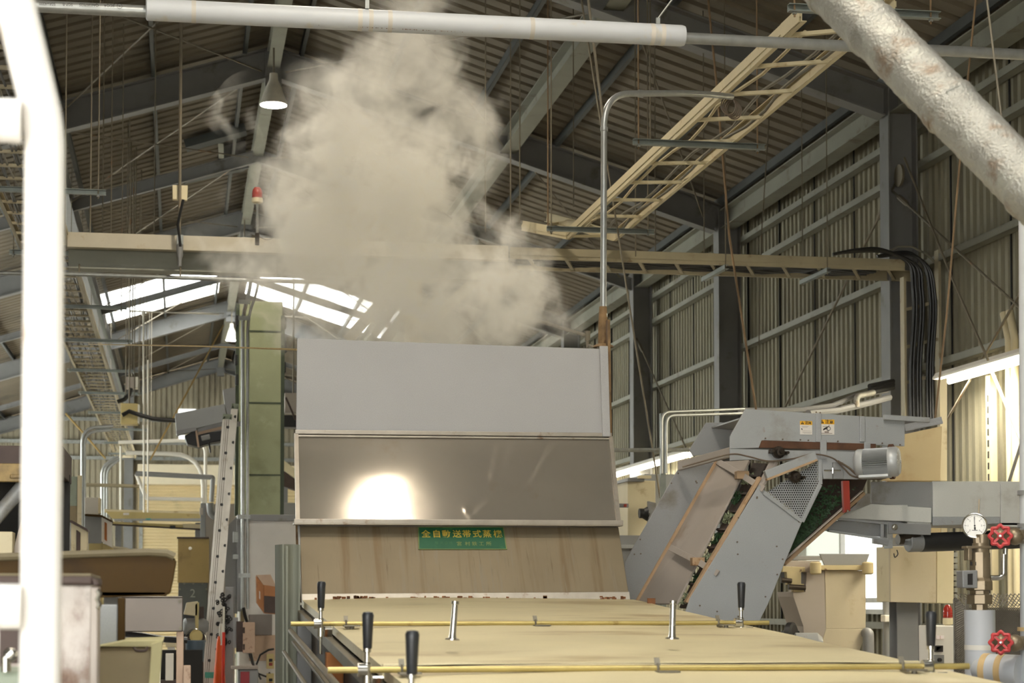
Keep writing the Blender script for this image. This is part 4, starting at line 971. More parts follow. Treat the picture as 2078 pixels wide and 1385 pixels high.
# ================================================================== OVERHEAD
m_traycream = M('cream_cable_tray', (196, 184, 150), .5, .1, .08, 3.0, [((160, 128, 84), .3, 6, None)])
m_tray = M('tan_cable_tray', (166, 156, 130), .55, .1, .10, 3.0, [((128, 108, 80), .3, 5, None)])
m_strut = M('galvanised_strut_channel', (132, 138, 134), .45, .4, .12, 10)
m_wire = M('black_cable_sheath', (28, 28, 29), .4, .0, .2, 6)
m_wireg = M('grey_cable_sheath', (112, 108, 96), .5, .0, .2, 6)
m_rodr = M('rust_streaked_rod', (122, 100, 74), .7, .2, .25, 6.0)
ORD = ['first', 'second', 'third', 'fourth', 'fifth', 'sixth', 'seventh', 'eighth', 'ninth', 'tenth', 'eleventh', 'twelfth', 'thirteenth']

def ladder_tray(name, label, a0, a1, b0, b1, nr, mat, hgt=.09, group=None):
    """two side rails a0-a1 and b0-b1 with nr rungs between them"""
    t = thing(name, label, 'cable tray', a0, group)
    for p, q, s in ((a0, a1, 1), (b0, b1, -1)):
        d = (q-p).normalized(); side_ = (b0-a0).normalized()*s
        r = part(t, 'side_rail', mat, lambda mb: (mb.bar(p, q, .006, hgt), mb.bar(p+side_*.014+V((0, 0, hgt/2)), q+side_*.014+V((0, 0, hgt/2)), .03, .006), mb.bar(p+side_*.014-V((0, 0, hgt/2)), q+side_*.014-V((0, 0, hgt/2)), .03, .006), mb.bar(p-side_*.006, q-side_*.006, .008, hgt*.35)))
    for k in range(nr):
        f = (k+.5)/nr; p, q = a0.lerp(a1, f), b0.lerp(b1, f)
        part(t, 'rung', mat, lambda mb: mb.bar(p-V((0, 0, hgt*.35)), q-V((0, 0, hgt*.35)), .03, .022))
    return t
def hanger(label, x0, x1, y, z, ztops, wid=.041, group='tray hangers', sk=.0, along=None, mat=None):
    """strut channel carried by two hanging rods"""
    a, b = V((x0, y, z)), V((x1, y, z)) if along is None else along
    t = thing('tray_hanger', label, 'hanger', (a+b)/2, group)
    part(t, 'strut_channel', m_strut, lambda mb: mb.cchan(a, b, .041, .041, .004), .0)
    for p, zt in zip((a.lerp(b, .04), a.lerp(b, .94)), ztops):
        part(t, 'rod', mat or m_rod, lambda mb: mb.tube(p-V((0, 0, .05)), V((p.x, p.y, zt)), .0055, 6))
        part(t, 'nut', m_galv, lambda mb: mb.lathe([(.013, -.034), (.013, -.022)], p, V((0, 0, 1)), 6))
    return t

# ---- upper right tray, running down the hall
ZT = 4.93
def zat(x, y): return atZ(x, y, ZT)
A0, A1 = zat(1645, 28), zat(1140, 474); B0, B1 = zat(1709, 100), zat(1241, 484)
xa = (A0.x+A1.x)/2; xb = (B0.x+B1.x)/2
T1 = ladder_tray('cable_tray', 'cream ladder cable tray running away overhead to the right of the steam', V((xa, A0.y, ZT)), V((xa, A1.y, ZT)), V((xb, A0.y-.25, ZT)), V((xb, A1.y, ZT)), 10, m_traycream)
def joint(mb): mb.bar(V((xa-.008, A1.y-.02, ZT)), V((xa-.008, A1.y+.22, ZT)), .006, .08)
part(T1, 'joint_plate', m_traycream, lambda mb: mb.bar(V((xa-.008, A0.y+.02, ZT)), V((xa-.008, A0.y+.35, ZT)), .006, .085))
for k, (xx, yy) in enumerate(((0.12, 0), (.3, .3), (.4, .1))):
    pts = [V((xa+xx+.03*math.sin(j*1.3+k), A0.y+.3+(A1.y-A0.y-.5)*j/14, ZT-.01+.012*math.sin(j*2+k))) for j in range(15)]
    o = MB().path(pts, .011, 7).build('cable', m_wireg if k else m_traycream); tag(o, 'grey cable lying along the upper right cream ladder tray', 'cable', 'cables in the upper right tray')
# hangers under it
for k, (x0, x1, py_, yl) in enumerate(((1285, 1553, 293, 'lowest middle'), (1110, 1328, 467, 'far end'), (1600, 1907, 24, 'near end'))):
    y = atZ((x0+x1)/2, py_, ZT-.075).y; a = at(x0, py_, y); b = at(x1, py_+6, y)
    hanger('grey strut hanger under the %s of the upper right cream tray' % ('middle' if k == 0 else yl), a.x, b.x, y, ZT-.075, (ztop(a.x)+.05, ztop(b.x)+.05), group='hangers of the upper right tray', mat=m_rodr if k != 1 else m_rod)
# end piece that swings over to the cross tray
E0, E1 = V((xa, A1.y, ZT)), at(1056, 457, A1.y+1.0)
T1b = ladder_tray('cable_tray', 'short cream tray end piece reaching left from the upper right tray', V((xa, A1.y+.02, ZT-.0)), at(1060, 458, A1.y+.6), V((xb, A1.y+.02, ZT)), at(1110, 440, A1.y+1.6), 3, m_traycream)

# ---- cross tray in front of the right-hand column
YT = 17.2
C0, C1 = at(1035, 512, YT), at(1836, 538, YT)
D0, D1 = at(1045, 546, YT+.75), at(1838, 556, YT+.75)
zc = (C0.z+C1.z)/2; D0.z = D1.z = C0.z = C1.z = zc
D0.y = D1.y = YT+.60
T2 = ladder_tray('cable_tray', 'tan ladder cable tray crossing the hall to the right wall column', C0, C1, D0, D1, 11, m_tray, .10)
for k in range(7):
    o = MB().path([V((C0.x+.1+(C1.x-C0.x-.3)*j/20, YT+.09+k*.065+.02*math.sin(j*1.1+k*2), zc-.02+.01*math.sin(j*1.7+k))) for j in range(21)], .014, 7).build('cable', m_wire); tag(o, 'dark cable lying along the tan cross tray', 'cable', 'cables in the cross tray')
for k, (x0, y0, x1, y1) in enumerate(((1410, 570, 1475, 536), (1607, 573, 1682, 539))):
    a = V((at(x1, y1, YT-.05).x, YT-.05, zc-.075)); b = V((a.x-.02, YT+.70, zc-.075))
    hanger('grey strut hanger under the tan cross tray, %s of the two' % ('nearer the conduit' if k == 0 else 'nearer the wall column'), 0, 0, 0, 0, (ztop(a.x), ztop(a.x)), along=None, group='hangers of the cross tray') if False else None
    t = thing('tray_hanger', 'grey strut hanger under the tan cross tray, %s of the two' % ('nearer the bent conduit' if k == 0 else 'nearer the wall column'), 'hanger', (a+b)/2, 'hangers of the cross tray')
    part(t, 'strut_channel', m_strut, lambda mb: mb.cchan(a, b, .041, .041, .004))
    for f in (.05, .95):
        p = a.lerp(b, f); part(t, 'rod', m_rod, lambda mb: mb.tube(p-V((0, 0, .04)), V((p.x, p.y, ztop(p.x)+.05)), .0055, 6))

# ---- black cables that drop from the cross tray down the wall, on a vertical rack
VR = thing('cable_rack', 'vertical ladder cable rack on the right wall holding black cables', 'cable tray', at(1865, 860, YT+.2))
for x in (1838, 1908):
    a = at(x, 560 if x < 1900 else 505, YT); part(VR, 'side_rail', m_tray, lambda mb: mb.box((a.x-.012, YT+.02, at(x, 850, YT).z), (a.x+.012, YT+.12, a.z)))
for y in (620, 696, 768): part(VR, 'rung', m_tray, lambda mb: mb.bar(at(1838, y+8, YT+.07), at(1908, y-10, YT+.07), .03, .03))
def drop(i, x0, y0, xt, yt, xd, yd, r, lab, grp, Y=YT-.06):
    pts = [at(x0, y0, Y), at((x0+xt)/2, y0-.55*(y0-yt)-4, Y), at(xt, yt, Y), at(xd-9, yt+28, Y), at(xd, yt+75, Y), at(xd+2, 640, Y), at(xd-4, 740, Y), at(xd-3, 850, Y)]
    sm = []
    for k in range(len(pts)-1):
        p0, p1, p2, p3 = pts[max(k-1, 0)], pts[k], pts[k+1], pts[min(k+2, len(pts)-1)]
        for j in range(6):
            t = j/6; sm.append(.5*((2*p1)+(p2-p0)*t+(2*p0-5*p1+4*p2-p3)*t*t+(3*p1-p0-3*p2+p3)*t**3))
    o = MB().path(sm+[pts[-1]], r, 8).build('black_cable', m_wire); tag(o, lab, 'cable', grp)
for i, (xd, off) in enumerate(((1852, 0), (1858, 2), (1866, 4), (1872, 7))):
    drop(i, 1690+i*4, 516-i, 1790+i*5, 506+off, xd, 0, .016, 'thick black cable arching off the cross tray and down the right wall', 'black cables arching down the wall')
for i, (xd, off) in enumerate(((1886, 0), (1892, 3), (1897, 6))):
    drop(i, 1780+i*3, 520, 1850+i*4, 514+off, xd, 0, .015, 'black cable dropping down the far side of the vertical rack', 'black cables on the far side of the rack', YT-.0)
o = MB().path([at(x, y, YT-.05) for x, y in ((1800, 512), (1822, 500), (1850, 500), (1880, 515), (1895, 530))], .010, 7).build('grey_cable', m_wireg); tag(o, 'thin grey cable looping above the black cable arch', 'cable')

# ---- white beam across the left half with its post and knee braces
YWB = 17.6
W0, W1 = at(135, 486, YWB), at(1030, 516, YWB)
WBM = thing('cross_beam', 'long white steel beam crossing the hall behind the steam', 'beam', W0)
W0.z = W1.z = (W0.z+W1.z)/2; W0.x = at(137, 486, YWB).x
part(WBM, 'beam', m_steelg, lambda mb: mb.hbeam(W0+V((0, .16, -.11)), W1+V((0, .16, -.11)), .26, .20))
m_wduct = M('white_beam_paint', (188, 180, 160), .55, .0, .05, 5, [((176, 160, 130), .25, 9, None)])
part(WBM, 'wiring_duct', m_wduct, lambda mb: mb.bar(W0, W1, .10, .135), .004)
pp = at(840, 640, YWB+.1)
part(WBM, 'post', m_tray, lambda mb: mb.hbeam((pp.x, YWB+.16, 0), (pp.x, YWB+.16, W0.z-.24), .15, .15))
for (x0, y0, x1, y1) in ((705, 690, 835, 545), (860, 668, 990, 545)):
    part(WBM, 'knee_brace', m_tray, lambda mb: mb.cchan(at(x0, y0, YWB+.16), at(x1, y1, YWB+.16), .05, .10, .006))
# junction boxes and conduits hanging on the beam
# thick conduit with junction box
jx = at(365, 400, 17.5)
JB = thing('junction_box', 'cream square junction box on a vertical conduit above the white beam', 'junction box', at(366, 408, 17.5))
part(JB, 'box', m_cream, lambda mb: mb.prism(L([(350, 375), (381, 376), (380, 406), (350, 404)], 17.46), V((0, .06, 0))), .004)
part(JB, 'conduit', m_rod, lambda mb: mb.tube(V((jx.x, 17.44, ztop(jx.x)+.08)), at(364, 490, 17.44), .014, 8))
part(JB, 'bracket', m_galv, lambda mb: mb.prism(L([(359, 476), (372, 476), (372, 496), (359, 496)], 17.40), V((0, .15, 0))))
part(JB, 'plug', m_gpd, lambda mb: mb.lathe([(.030, 0), (.030, .10), (.02, .13), (.018, .2)], at(365, 495, 17.42), V((0, 0, -1)), 12))
part(JB, 'cable', m_wire, lambda mb: mb.path([at(372, 405, 16.84), at(366, 430, 16.84), at(361, 455, 16.84), at(364, 480, 16.84), at(366, 500, 16.84)], .012, 8))
# red beacon on its pole
beacon('warning_beacon', 'small red beacon on a thin pole standing on the white beam in the steam', 522, 413, 402, 379, 11, YWB, m_cream, 476)
hk = thing('pendant_hook', 'small dark fitting clipped on the white beam below the red beacon', 'fitting', at(522, 498, 17.3)); part(hk, 'body', m_oil, lambda mb: mb.tube(at(522, 473, 17.3), at(522, 497, 17.3), .02, 8)); cable(hk, 'wire', [(522, 478), (540, 486), (552, 484)], 17.3, .004)
# thin water pipe below the beam
WPp = thing('water_pipe', 'thin grey pipe running level just under the white beam', 'pipe', at(300, 560, 17.6))
part(WPp, 'pipe', m_galv, lambda mb: mb.path([at(-30, 553, 17.6), at(150, 556, 17.6), at(500, 568, 17.6), at(700, 574, 17.6)], .019, 10))
for x in (160, 366, 560): q = at(x, 560, 17.6); part(WPp, 'hanger', m_rod, lambda mb: mb.tube(q, V((q.x, 17.68, W0.z-.20)), .008, 6))

# ---- left ladder tray, long, with its cables and hangers
XT0, XT1 = -1.48, -1.02
T3 = ladder_tray('cable_tray', 'long ladder cable tray running the length of the hall on the left', V((XT1, 9.5, ZT)), V((XT1, 45, ZT)), V((XT0, 9.5, ZT)), V((XT0, 45, ZT)), 78, m_tray, .08)
for k in range(9):
    o = MB().path([V((XT0+.06+k*.045+.02*math.sin(j*.9+k*2.2), 9.6+j*35/40, ZT-.015+.012*math.sin(j*1.3+k))) for j in range(41)], .009, 6).build('cable', m_wire if k % 3 else m_wireg); tag(o, 'cable lying along the long left ladder tray', 'cable', 'cables in the long left tray')
# long strut rail next to it
o = MB().cchan((-1.05, 20.0, ZT+.42), (-1.05, 37.5, ZT+.42), .041, .041, .004).build('strut_rail', m_strut); tag(o, 'long thin strut rail running beside the left ladder tray', 'rail')
yy = [15.4, 18.2, 21.5, 24.3, 27.5, 30.5, 33.7, 37.0, 40.2, 43.2]
for k, y in enumerate(yy):
    hanger('%s strut hanger from the camera along the left ladder tray' % ORD[k], XT0-.10, XT1+.42, y, ZT-.07, (ztop(XT0)+.05, ztop(XT1+.4)+.05), group='hangers of the left tray')
# more thin drop rods seen against the left roof
for k, (x, y0, y1, Y) in enumerate(((183, 30, 472, 17.0), (208, 150, 474, 19.5), (131, 20, 468, 16.5), (255, 530, 800, 26.0), (272, 535, 850, 27.5), (283, 540, 860, 29.0), (312, 300, 560, 20))):
    if k in (3, 4, 5): lab = 'thin drop rod hanging in front of the left skylight, %s of three' % ('leftmost', 'middle', 'rightmost')[k-3]
    else: lab = {0: 'thin rod hanging from the roof, nearest the left white post', 1: 'thin rod hanging at the roof brace gusset above the white beam', 2: 'thin rod hanging close beside the left white post', 6: 'thin rod hanging above the white beam left of the junction box'}[k]
    b = at(x, y1, Y); o = MB().tube(b, V((b.x, b.y, ztop(b.x)+.08)), .006, 6).build('hanging_rod', m_rod); tag(o, lab, 'rod')
wl = thing('drop_pipe', 'thin white drop pipe with a tee head left of the green column', 'pipe', at(292, 1038, 27.15))
part(wl, 'pipe', m_white, lambda mb: mb.tube(at(292, 1042, 27.15), at(291, 636, 27.15), .013, 8)); part(wl, 'tee', m_white, lambda mb: mb.tube(at(291, 640, 27.15), at(291, 630, 27.15), .028, 8))
o = MB().tube(at(262, 630, 27.15), at(445, 638, 27.15), .010, 6).build('spray_line', m_white); tag(o, 'thin level white pipe across the left skylight bay', 'pipe')
o = MB().path([at(300, 1043, 27.2), at(300, 730, 27.2)], .011, 6).build('drop_pipe', m_white); tag(o, 'second thin white drop pipe, just right of the tee headed one', 'pipe')
# rods seen behind the steam and to the right of it
for k, (x, y0, Y, m_) in enumerate(((985, 470, 16.8, m_rod), (1036, 470, 17.0, m_rod), (1055, 455, 17.2, m_rod), (1164, 420, 19.0, m_rod), (1112, 470, 16.6, m_rodr), (1320, 300, 15.5, m_rod), (1290, 520, 17.0, m_rod), (1330, 540, 18.0, m_rod))):
    lab = ['thin rod hanging at the right edge of the steam', 'thin rod hanging above the tray end piece, left of two', 'thin rod hanging above the tray end piece, right of two', 'thin rod hanging left of the bent conduit', 'rusty rod hanging at the far end of the upper tray', 'thin rod hanging behind the upper right tray', 'thin rod standing above the cross tray beside the conduit', 'thin rod above the cross tray under the upper tray'][k]
    b = at(x, y0, Y); o = MB().tube(b, V((b.x, b.y, ztop(b.x)+.08)), .006, 6).build('hanging_rod', m_); tag(o, lab, 'rod')
# long slanting tie rods on the right
def slant(name, pts, Ys, r, mat, lab, cat='rod'):
    P_ = [at(x, y, Y) for (x, y), Y in zip(pts, Ys)]; d = (P_[0]-P_[1]).normalized()
    zt = min(7.4, ztop(P_[0].x))+.02; k_ = (zt-P_[0].z)/max(d.z, .2)
    for _ in range(4): k_ = (ztop(P_[0].x+d.x*k_)+.08-P_[0].z)/max(d.z, .2)
    if k_ > 0 and 'brace' not in name: P_ = [P_[0]+d*k_]+P_
    o = MB().path(P_, r, 7).build(name, mat); return tag(o, lab, cat)
slant('tie_rod', [(1437, 0), (1455, 180), (1480, 480), (1545, 900)], (14.4, 14.4, 14.4, 14.4), .009, m_rodr, 'long slanting rusty rod passing in front of the right-hand column')
slant('tie_rod', [(1205, 90), (1225, 250)], (10.62, 10.62), .008, m_rod, 'short slanting rod above the bent conduit')
slant('tie_rod', [(1268, 560), (1290, 700), (1340, 1010)], (15.58, 15.58, 15.58), .008, m_rod, 'slanting rod hanging behind the right edge of the hood')
slant('tie_rod', [(1978, 20), (1950, 300), (1921, 640), (1896, 862)], (10.1, 10.1, 10.1, 10.1), .006, m_rodr, 'long rusty rod slanting down the right wall to the elevator arm')
slant('guy_wire', [(2003, 0), (2045, 340)], (6.6, 6.6), .004, m_rod, 'thin rope hanging down beside the silver duct', 'rope')
slant('brace_rod', [(1835, 320), (1930, 560), (2005, 730)], (16.9, 15.8, 14.9), .011, m_rod, 'diagonal brace rod with round end plate on the right wall')
slant('tie_rod', [(1560, 250), (1545, 480), (1540, 700)], (20, 20, 20), .007, m_rod, 'thin rod hanging in front of the right wall between two columns')

# ---- water pipes at the top
YU = 9.6
U0, U1, U2, U3 = at(-60, 6, YU), at(298, 16, YU), at(1388, 76, YU), at(2140, 114, YU+.3)
WP = thing('overhead_pipe', 'galvanised pipe crossing the top of the view, its middle wrapped in white lagging', 'pipe', U0)
part(WP, 'pipe', m_pipe, lambda mb: (mb.tube(U0, U3, .0295, 20)))
i0, i1 = at(296, 19, YU), at(1390, 73, YU)
LG = part(WP, 'lagging', m_lag, lambda mb: mb.lathe([(.046, 0), (.0545, .006), (.0545, (i1-i0).length-.02), (.05, (i1-i0).length-.004), (.034, (i1-i0).length)], i0, i1-i0, 36), 0, 'white lagging jacket')
for f in (.085, .385, .405, .44, .705, .935, .955):
    part(LG, 'tape_band', M('pale_tape_%d' % int(f*1000), (200, 194, 184), .5), lambda mb: mb.tube(i0.lerp(i1, f-.004), i0.lerp(i1, f+.004), .0555, 36))
part(LG, 'rust_spots', m_rust, lambda mb: [mb.sphere(i0.lerp(i1, random.uniform(.385, .565) if random.random() < .8 else random.uniform(.28, .62))+V((0, -.030, -.0455)), random.uniform(.001, .0028), 3) for _ in range(60)]).__setitem__('kind', 'stuff')
# stencilled lettering on the bare pipe, upside down as in the place
pd = (U1-U0).normalized(); pu = pd.cross(V((0, -1, 0))); 
def stencil(s, x, size):
    c = at(x, 4+ (x+60)*.0280+ .0, YU); ax0 = U0+pd*((c-U0).dot(pd)); o_ = ax0+V((0, -.0302, -.003))
    textmesh('stencil_lettering', s, o_, -pd, V((0, 0, -1)), size, m_ink, WP, .0006, sx=1.0)
for s, x in (('20', 53), ('-', 70), ('50Ax4000', 97), ('SGP-B', 138), ('QA0207025', 181), ('JICQA', 222), ('⊕', 243)): stencil(s, x, .019)
for k, (x, y) in enumerate(((745, 10), (1335, 48))):
    q = at(x, y+6, YU-.02); part(WP, 'pipe_clip', m_galv, lambda mb: (mb.obox(q+V((0, 0, .02)), V((.010, 0, 0)), V((0, .008, 0)), V((0, 0, .025))), mb.tube(q+V((0, 0, .04)), V((q.x+(.03 if k == 0 else .55), q.y, q.z+.8)), .005, 6)))

# ---- silver duct at the top right, close to the camera
m_foil = M('aluminium_foil', (158, 156, 148), .46, .6, .14, 12, [((132, 116, 100), .45, 8, None), ((178, 178, 168), .4, 9, None)], bump=.7, bscale=110)
F0, F1 = at(1600, -110, 5.9), at(2190, 480, 4.9)
AD = thing('foil_duct', 'crinkled silver foil duct slanting across the top right corner', 'duct', F0)
def duct(mb):
    n, k = 34, 90; d, si, u = frame(F1-F0); Lg = (F1-F0).length; vs = []
    for i in range(k+1):
        for j in range(n):
            a = 2*math.pi*j/n; q = si*math.cos(a)+u*math.sin(a)
            r = .083+.0040*mnoise.noise(V((i*1.3, math.cos(a)*2, math.sin(a)*2)))+.0022*mnoise.noise(V((i*.3, math.cos(a)*5, math.sin(a)*5)))+(.005 if i % 24 in (5, 6) else 0)
            vs.append(F0+d*(Lg*i/k)+q*r)
    mb.add(vs, [(i*n+j, i*n+(j+1) % n, (i+1)*n+(j+1) % n, (i+1)*n+j) for i in range(k) for j in range(n)], True)
part(AD, 'jacket', m_foil, duct)
part(AD, 'end_collar', m_foil, lambda mb: mb.lathe([(.088, -.012), (.091, 0), (.088, .012)], F0.lerp(F1, .17), F1-F0, 30))
part(AD, 'joint_band', m_foil, lambda mb: mb.lathe([(.086, -.010), (.0885, 0), (.086, .010)], F0.lerp(F1, .60), F1-F0, 30))
# ---- wall lamps: fluorescent battens along the right wall
m_tubel = emit('fluorescent_tube', (255, 244, 214), 9.0)
def batten(label, y0, y1, x=6.82, z=3.72, pw_=52):
    t = thing('fluorescent_lamp', label, 'lamp', (x, y0, z), 'wall battens')
    part(t, 'housing', m_white, lambda mb: mb.prism([(x-.07, y0, z+.06), (x+.07, y0, z+.06), (x+.10, y0, z+.02), (x+.10, y0, z), (x-.10, y0, z), (x-.10, y0, z+.02)], V((0, y1-y0, 0))), .003)
    part(t, 'tube', m_tubel, lambda mb: mb.tube((x-.045, y0+.04, z-.022), (x-.045, y1-.04, z-.022), .02, 10)); part(t, 'tube', m_tubel, lambda mb: mb.tube((x+.045, y0+.04, z-.022), (x+.045, y1-.04, z-.022), .02, 10))
    for f in (x-.06, x+.06): part(t, 'hanger', m_rod, lambda mb: mb.bar((f, (y0+y1)/2, z+.05), (7.2, (y0+y1)/2, z+.12), .015, .015))
    l = bpy.data.lights.new('tube_light', 'AREA'); l.shape = 'RECTANGLE'; l.size = .18; l.size_y = y1-y0-.1; l.energy = pw_; l.color = (1, .92, .76)
    lo = bpy.data.objects.new('tube_light', l); COL.objects.link(lo); lo.location = V((0, (y1-y0)/2, -.06)); lo.parent = t
LY = atX(1913, 757, 6.82); LY2 = atX(1403, 895, 6.82)
LZ = LY.z-.06
batten('lit fluorescent batten on the right wall, nearest to the camera', LY.y-6.5, LY.y-.0, z=LZ)
batten('lit fluorescent batten far along the right wall behind the elevator', LY2.y, LY2.y+7.0, z=LZ, pw_=40)
# ---- high bay lamps along the ridge (two seen, one reflected, the rest added for light)
m_bulb = emit('high_bay_bulb', (255, 250, 240), 14.0)
m_shade = M('white_enamel_shade', (226, 222, 210), .4)
def bay(c, r, lab, pw=1.0):
    t = thing('high_bay_lamp', lab, 'lamp', c, 'high bay lamps')
    part(t, 'shade', m_shade, lambda mb: mb.lathe([(r*1.02, 0), (r*1.0, .02), (r*.62, .20), (r*.34, .30), (r*.30, .38)], c, V((0, 0, 1)), 28))
    part(t, 'diffuser', m_bulb, lambda mb: mb.lathe([(r*.96, -.004), (r*.5, -.012), (r*.05, -.016)], c, V((0, 0, 1)), 28))
    part(t, 'rod', m_rod, lambda mb: mb.tube(c+V((0, 0, .37)), V((c.x, c.y, ztop(c.x)-.25 if abs(c.x-XR) < .3 else ztop(c.x)+.08)), .012, 8))
    l = bpy.data.lights.new('bay_light', 'SPOT'); l.energy = LAMP*pw; l.spot_size = rad(140); l.spot_blend = .5; l.shadow_soft_size = .15; l.color = (1, .89, .72)
    lo = bpy.data.objects.new('bay_light', l); COL.objects.link(lo); lo.location = V((0, 0, -.05)); lo.parent = t
c1, c2 = at(555, 213, 22.9), at(470, 690, 44.0)
bay(c1, 55*pxm(22.9)/2, 'bright round high bay lamp glowing at the left edge of the steam')
bay(c2, 24*pxm(44.0)/2, 'far high bay lamp hanging beside the top of the green column', 5.0)
for Y, lab in ((6.0, 'unseen high bay lamp added to light the lids'), (7.7, 'high bay lamp hanging over the cream lids, above the view'), (12.4, 'unseen high bay lamp added for light over the back of the steamer'), (15.3, 'unseen high bay lamp added to light the white beam'), (33.5, 'high bay lamp added to light the rear, hidden behind the white beam and steam')):
    bay(V((1.66 if Y == 7.7 else c1.x, Y, c1.z)), .10 if Y == 7.7 else .16, lab, {12.4: .5, 15.3: 1.25, 7.7: .2, 6.0: 1.55}.get(Y, 1.0))

# coil of spare cable tied at the end of the bent conduit
CO = thing('cable_coil', 'brown coil of spare cable hanging at the end of the bent conduit', 'cable', at(1490, 215, 11.1))
for k in range(5):
    part(CO, 'loop', m_cab, lambda mb: mb.path([at(1478, 196, 11.1)+V((.012*k+.05*math.sin(a)*.9, .01*k, -.055+.055*math.cos(a)-.004*k)) for a in [2*math.pi*j/16 for j in range(17)]], .004, 6))
# dark rails and hatch opening on the left roof slope beside the ridge
def onroof(x, y, dz):
    r = ray(x, y); k = (ZR-SL*XR+dz-CAM.z)/(r.z-SL*r.x); return CAM+r*k
for (xa, ya, xb, yb_) in ((376, 296, 498, 262), (376, 362, 498, 336)):
    part(CEIL, 'hatch_rail', m_purlin, lambda mb: mb.bar(onroof(xa, ya, -.02), onroof(xb, yb_, -.02), .30, .12))
part(CEIL, 'roof_hatch', m_dark, lambda mb: mb.prism([onroof(442, 300, .06), onroof(498, 284, .06), onroof(500, 325, .06), onroof(442, 338, .06)], V((0, 0, .01))))
part(CEIL, 'hatch_strut', m_steelg, lambda mb: mb.bar(onroof(448, 288, .0), onroof(449, 318, .0), .08, .05))
# ================================================================== LEFT SIDE
def quad(parent, name, pts, Y, mat, t=.01, bevel=.002, label=None):
    return part(parent, name, mat, lambda mb: mb.prism(L(pts, Y), V((0, t, 0))), bevel, label)
def rect(x0, y0, x1, y1): return [(x0, y0), (x1, y0), (x1, y1), (x0, y1)]
def slab(parent, name, x0, y0, x1, y1, Y, mat, d=.3, bevel=.004, label=None, floor=False):
    pts = L(rect(x0, y0, x1, y1), Y)
    lo = V((min(p.x for p in pts), Y, min(p.z for p in pts))); hi = V((max(p.x for p in pts), Y+d, max(p.z for p in pts)))
    if floor: lo.z = 0
    return part(parent, name, mat, lambda mb: mb.box(lo, hi), bevel, label)
m_postw = M('glossy_white_paint', (240, 236, 230), .35, .0, .03, 6, [((214, 190, 168), .25, 9, None)])
m_brown = M('brown_stained_sheet', (68, 50, 22), .6, .1, .10, 2.0, [((54, 40, 24), .45, 2.0, None)], spec=.15)
m_pale = M('pale_stained_top', (106, 96, 72), .6, .1, .10, 4.0)
m_rustw = M('rust_bloomed_white_sheet', (196, 188, 180), .6, .1, .10, 6.0, [((120, 92, 74), .62, 4.0, (1, 1, .6)), ((86, 62, 52), .35, 7.0, None)])
m_dkbr = M('dark_brown_steel', (70, 56, 50), .6, .2, .2, 6)
m_bin = M('beige_bin', (142, 127, 96), .6, .0, .10, 3, [((132, 112, 80), .45, 4, None)])
m_binr = M('olive_bin_rim', (180, 172, 128), .6, .0, .10, 5)
m_plate = M('brushed_plate', (108, 100, 92), .35, .5, .10, 3, [((116, 104, 96), .4, 5, None)])
m_col = M('green_casing_paint', (154, 160, 126), .55, .0, .08, 2.0, [((138, 144, 110), .45, 1.6, None), ((166, 172, 138), .3, 5, None)], fine=.2)
m_cold = M('dark_green_flange', (58, 68, 50), .6, .0, .15, 6)
m_cab2 = M('speckled_grey_cabinet', (216, 212, 206), .5, .1, .06, 3.0, [((120, 112, 104), .18, 60, None)], fine=.2)
m_olive = M('olive_canvas_sheet', (122, 124, 112), .7, .0, .08, 2.0, [((98, 100, 84), .4, 2, (1, 1, .3))])
m_alu2 = M('aluminium_ladder', (184, 178, 166), .38, .55, .08, 8, [((146, 132, 114), .3, 5, None)])
m_orange = M('orange_plastic', (238, 96, 30), .5, .0, .05, 8)
m_obox = M('orange_brown_motor_box', (168, 112, 66), .6, .0, .12, 5, [((124, 78, 46), .4, 6, None)])
m_pink = M('dusty_pink_box', (186, 160, 138), .6, .0, .08, 6, [((116, 80, 62), .3, 12, None)])
m_yel = M('dull_yellow_paint', (192, 174, 118), .55, .0, .08, 3.0, [((152, 124, 74), .35, 5, None)])
m_gold2 = M('brown_gold_sheet', (146, 122, 72), .5, .2, .12, 2, [((84, 66, 40), .4, 2.2, None)])
m_blue = M('blue_plastic_pail', (70, 84, 96), .5, .0, .1, 8)
m_rope = M('yellow_rope', (176, 150, 96), .8)
m_redt = M('red_tool_box', (150, 34, 44), .5)

# ---- white pipe frame right in front of the camera
YF_ = 2.78
PF = thing('pipe_stand', 'bright white post with sloping head and cross bars, close to the camera', 'stand', V((at(90, 800, YF_).x, YF_, 0)))
pt = [V((at(88, 1300, YF_).x-.002, YF_, 0)), at(91, 262, YF_), at(14, -60, YF_-.02), at(-90, -500, YF_-.03)]
part(PF, 'post', m_postw, lambda mb: mb.path(fillet(pt, .035, 6), .0285, 24))
for y in (246, 1230): part(PF, 'cross_bar', m_postw, lambda mb: mb.tube(at(-160, y-4, YF_-.05)-V((.8, 0, 0)), at(42, y, YF_-.035), .031, 20), .004)

# ---- rusty box with latch
YR = 4.7
RB_ = thing('rusty_cabinet', 'rust bloomed white cabinet with brown lid behind the bright white post', 'cabinet', V((at(90, 1385, YR).x, YR+.2, 0)))
slab(RB_, 'side_panel', -60, 1185, 184, 1500, YR, m_rustw, .5, floor=True)
slab(RB_, 'corner_post', 183, 1190, 197, 1500, YR-.02, m_gpb, .06, floor=True)
slab(RB_, 'lid', -60, 1168, 188, 1186, YR-.03, m_dkbr, .56, .006)
slab(RB_, 'lid_top', -60, 1163, 186, 1170, YR-.025, m_pale, .54, .004)
quad(RB_, 'hinge', [(186, 1172), (196, 1176), (201, 1186), (190, 1188)], YR-.03, m_dkbr, .03)
part(RB_, 'latch', m_chrome, lambda mb: mb.path([at(x, y, YR-.04) for x, y in ((197, 1196), (202, 1204), (197, 1216), (202, 1226), (198, 1234))], .006, 8))
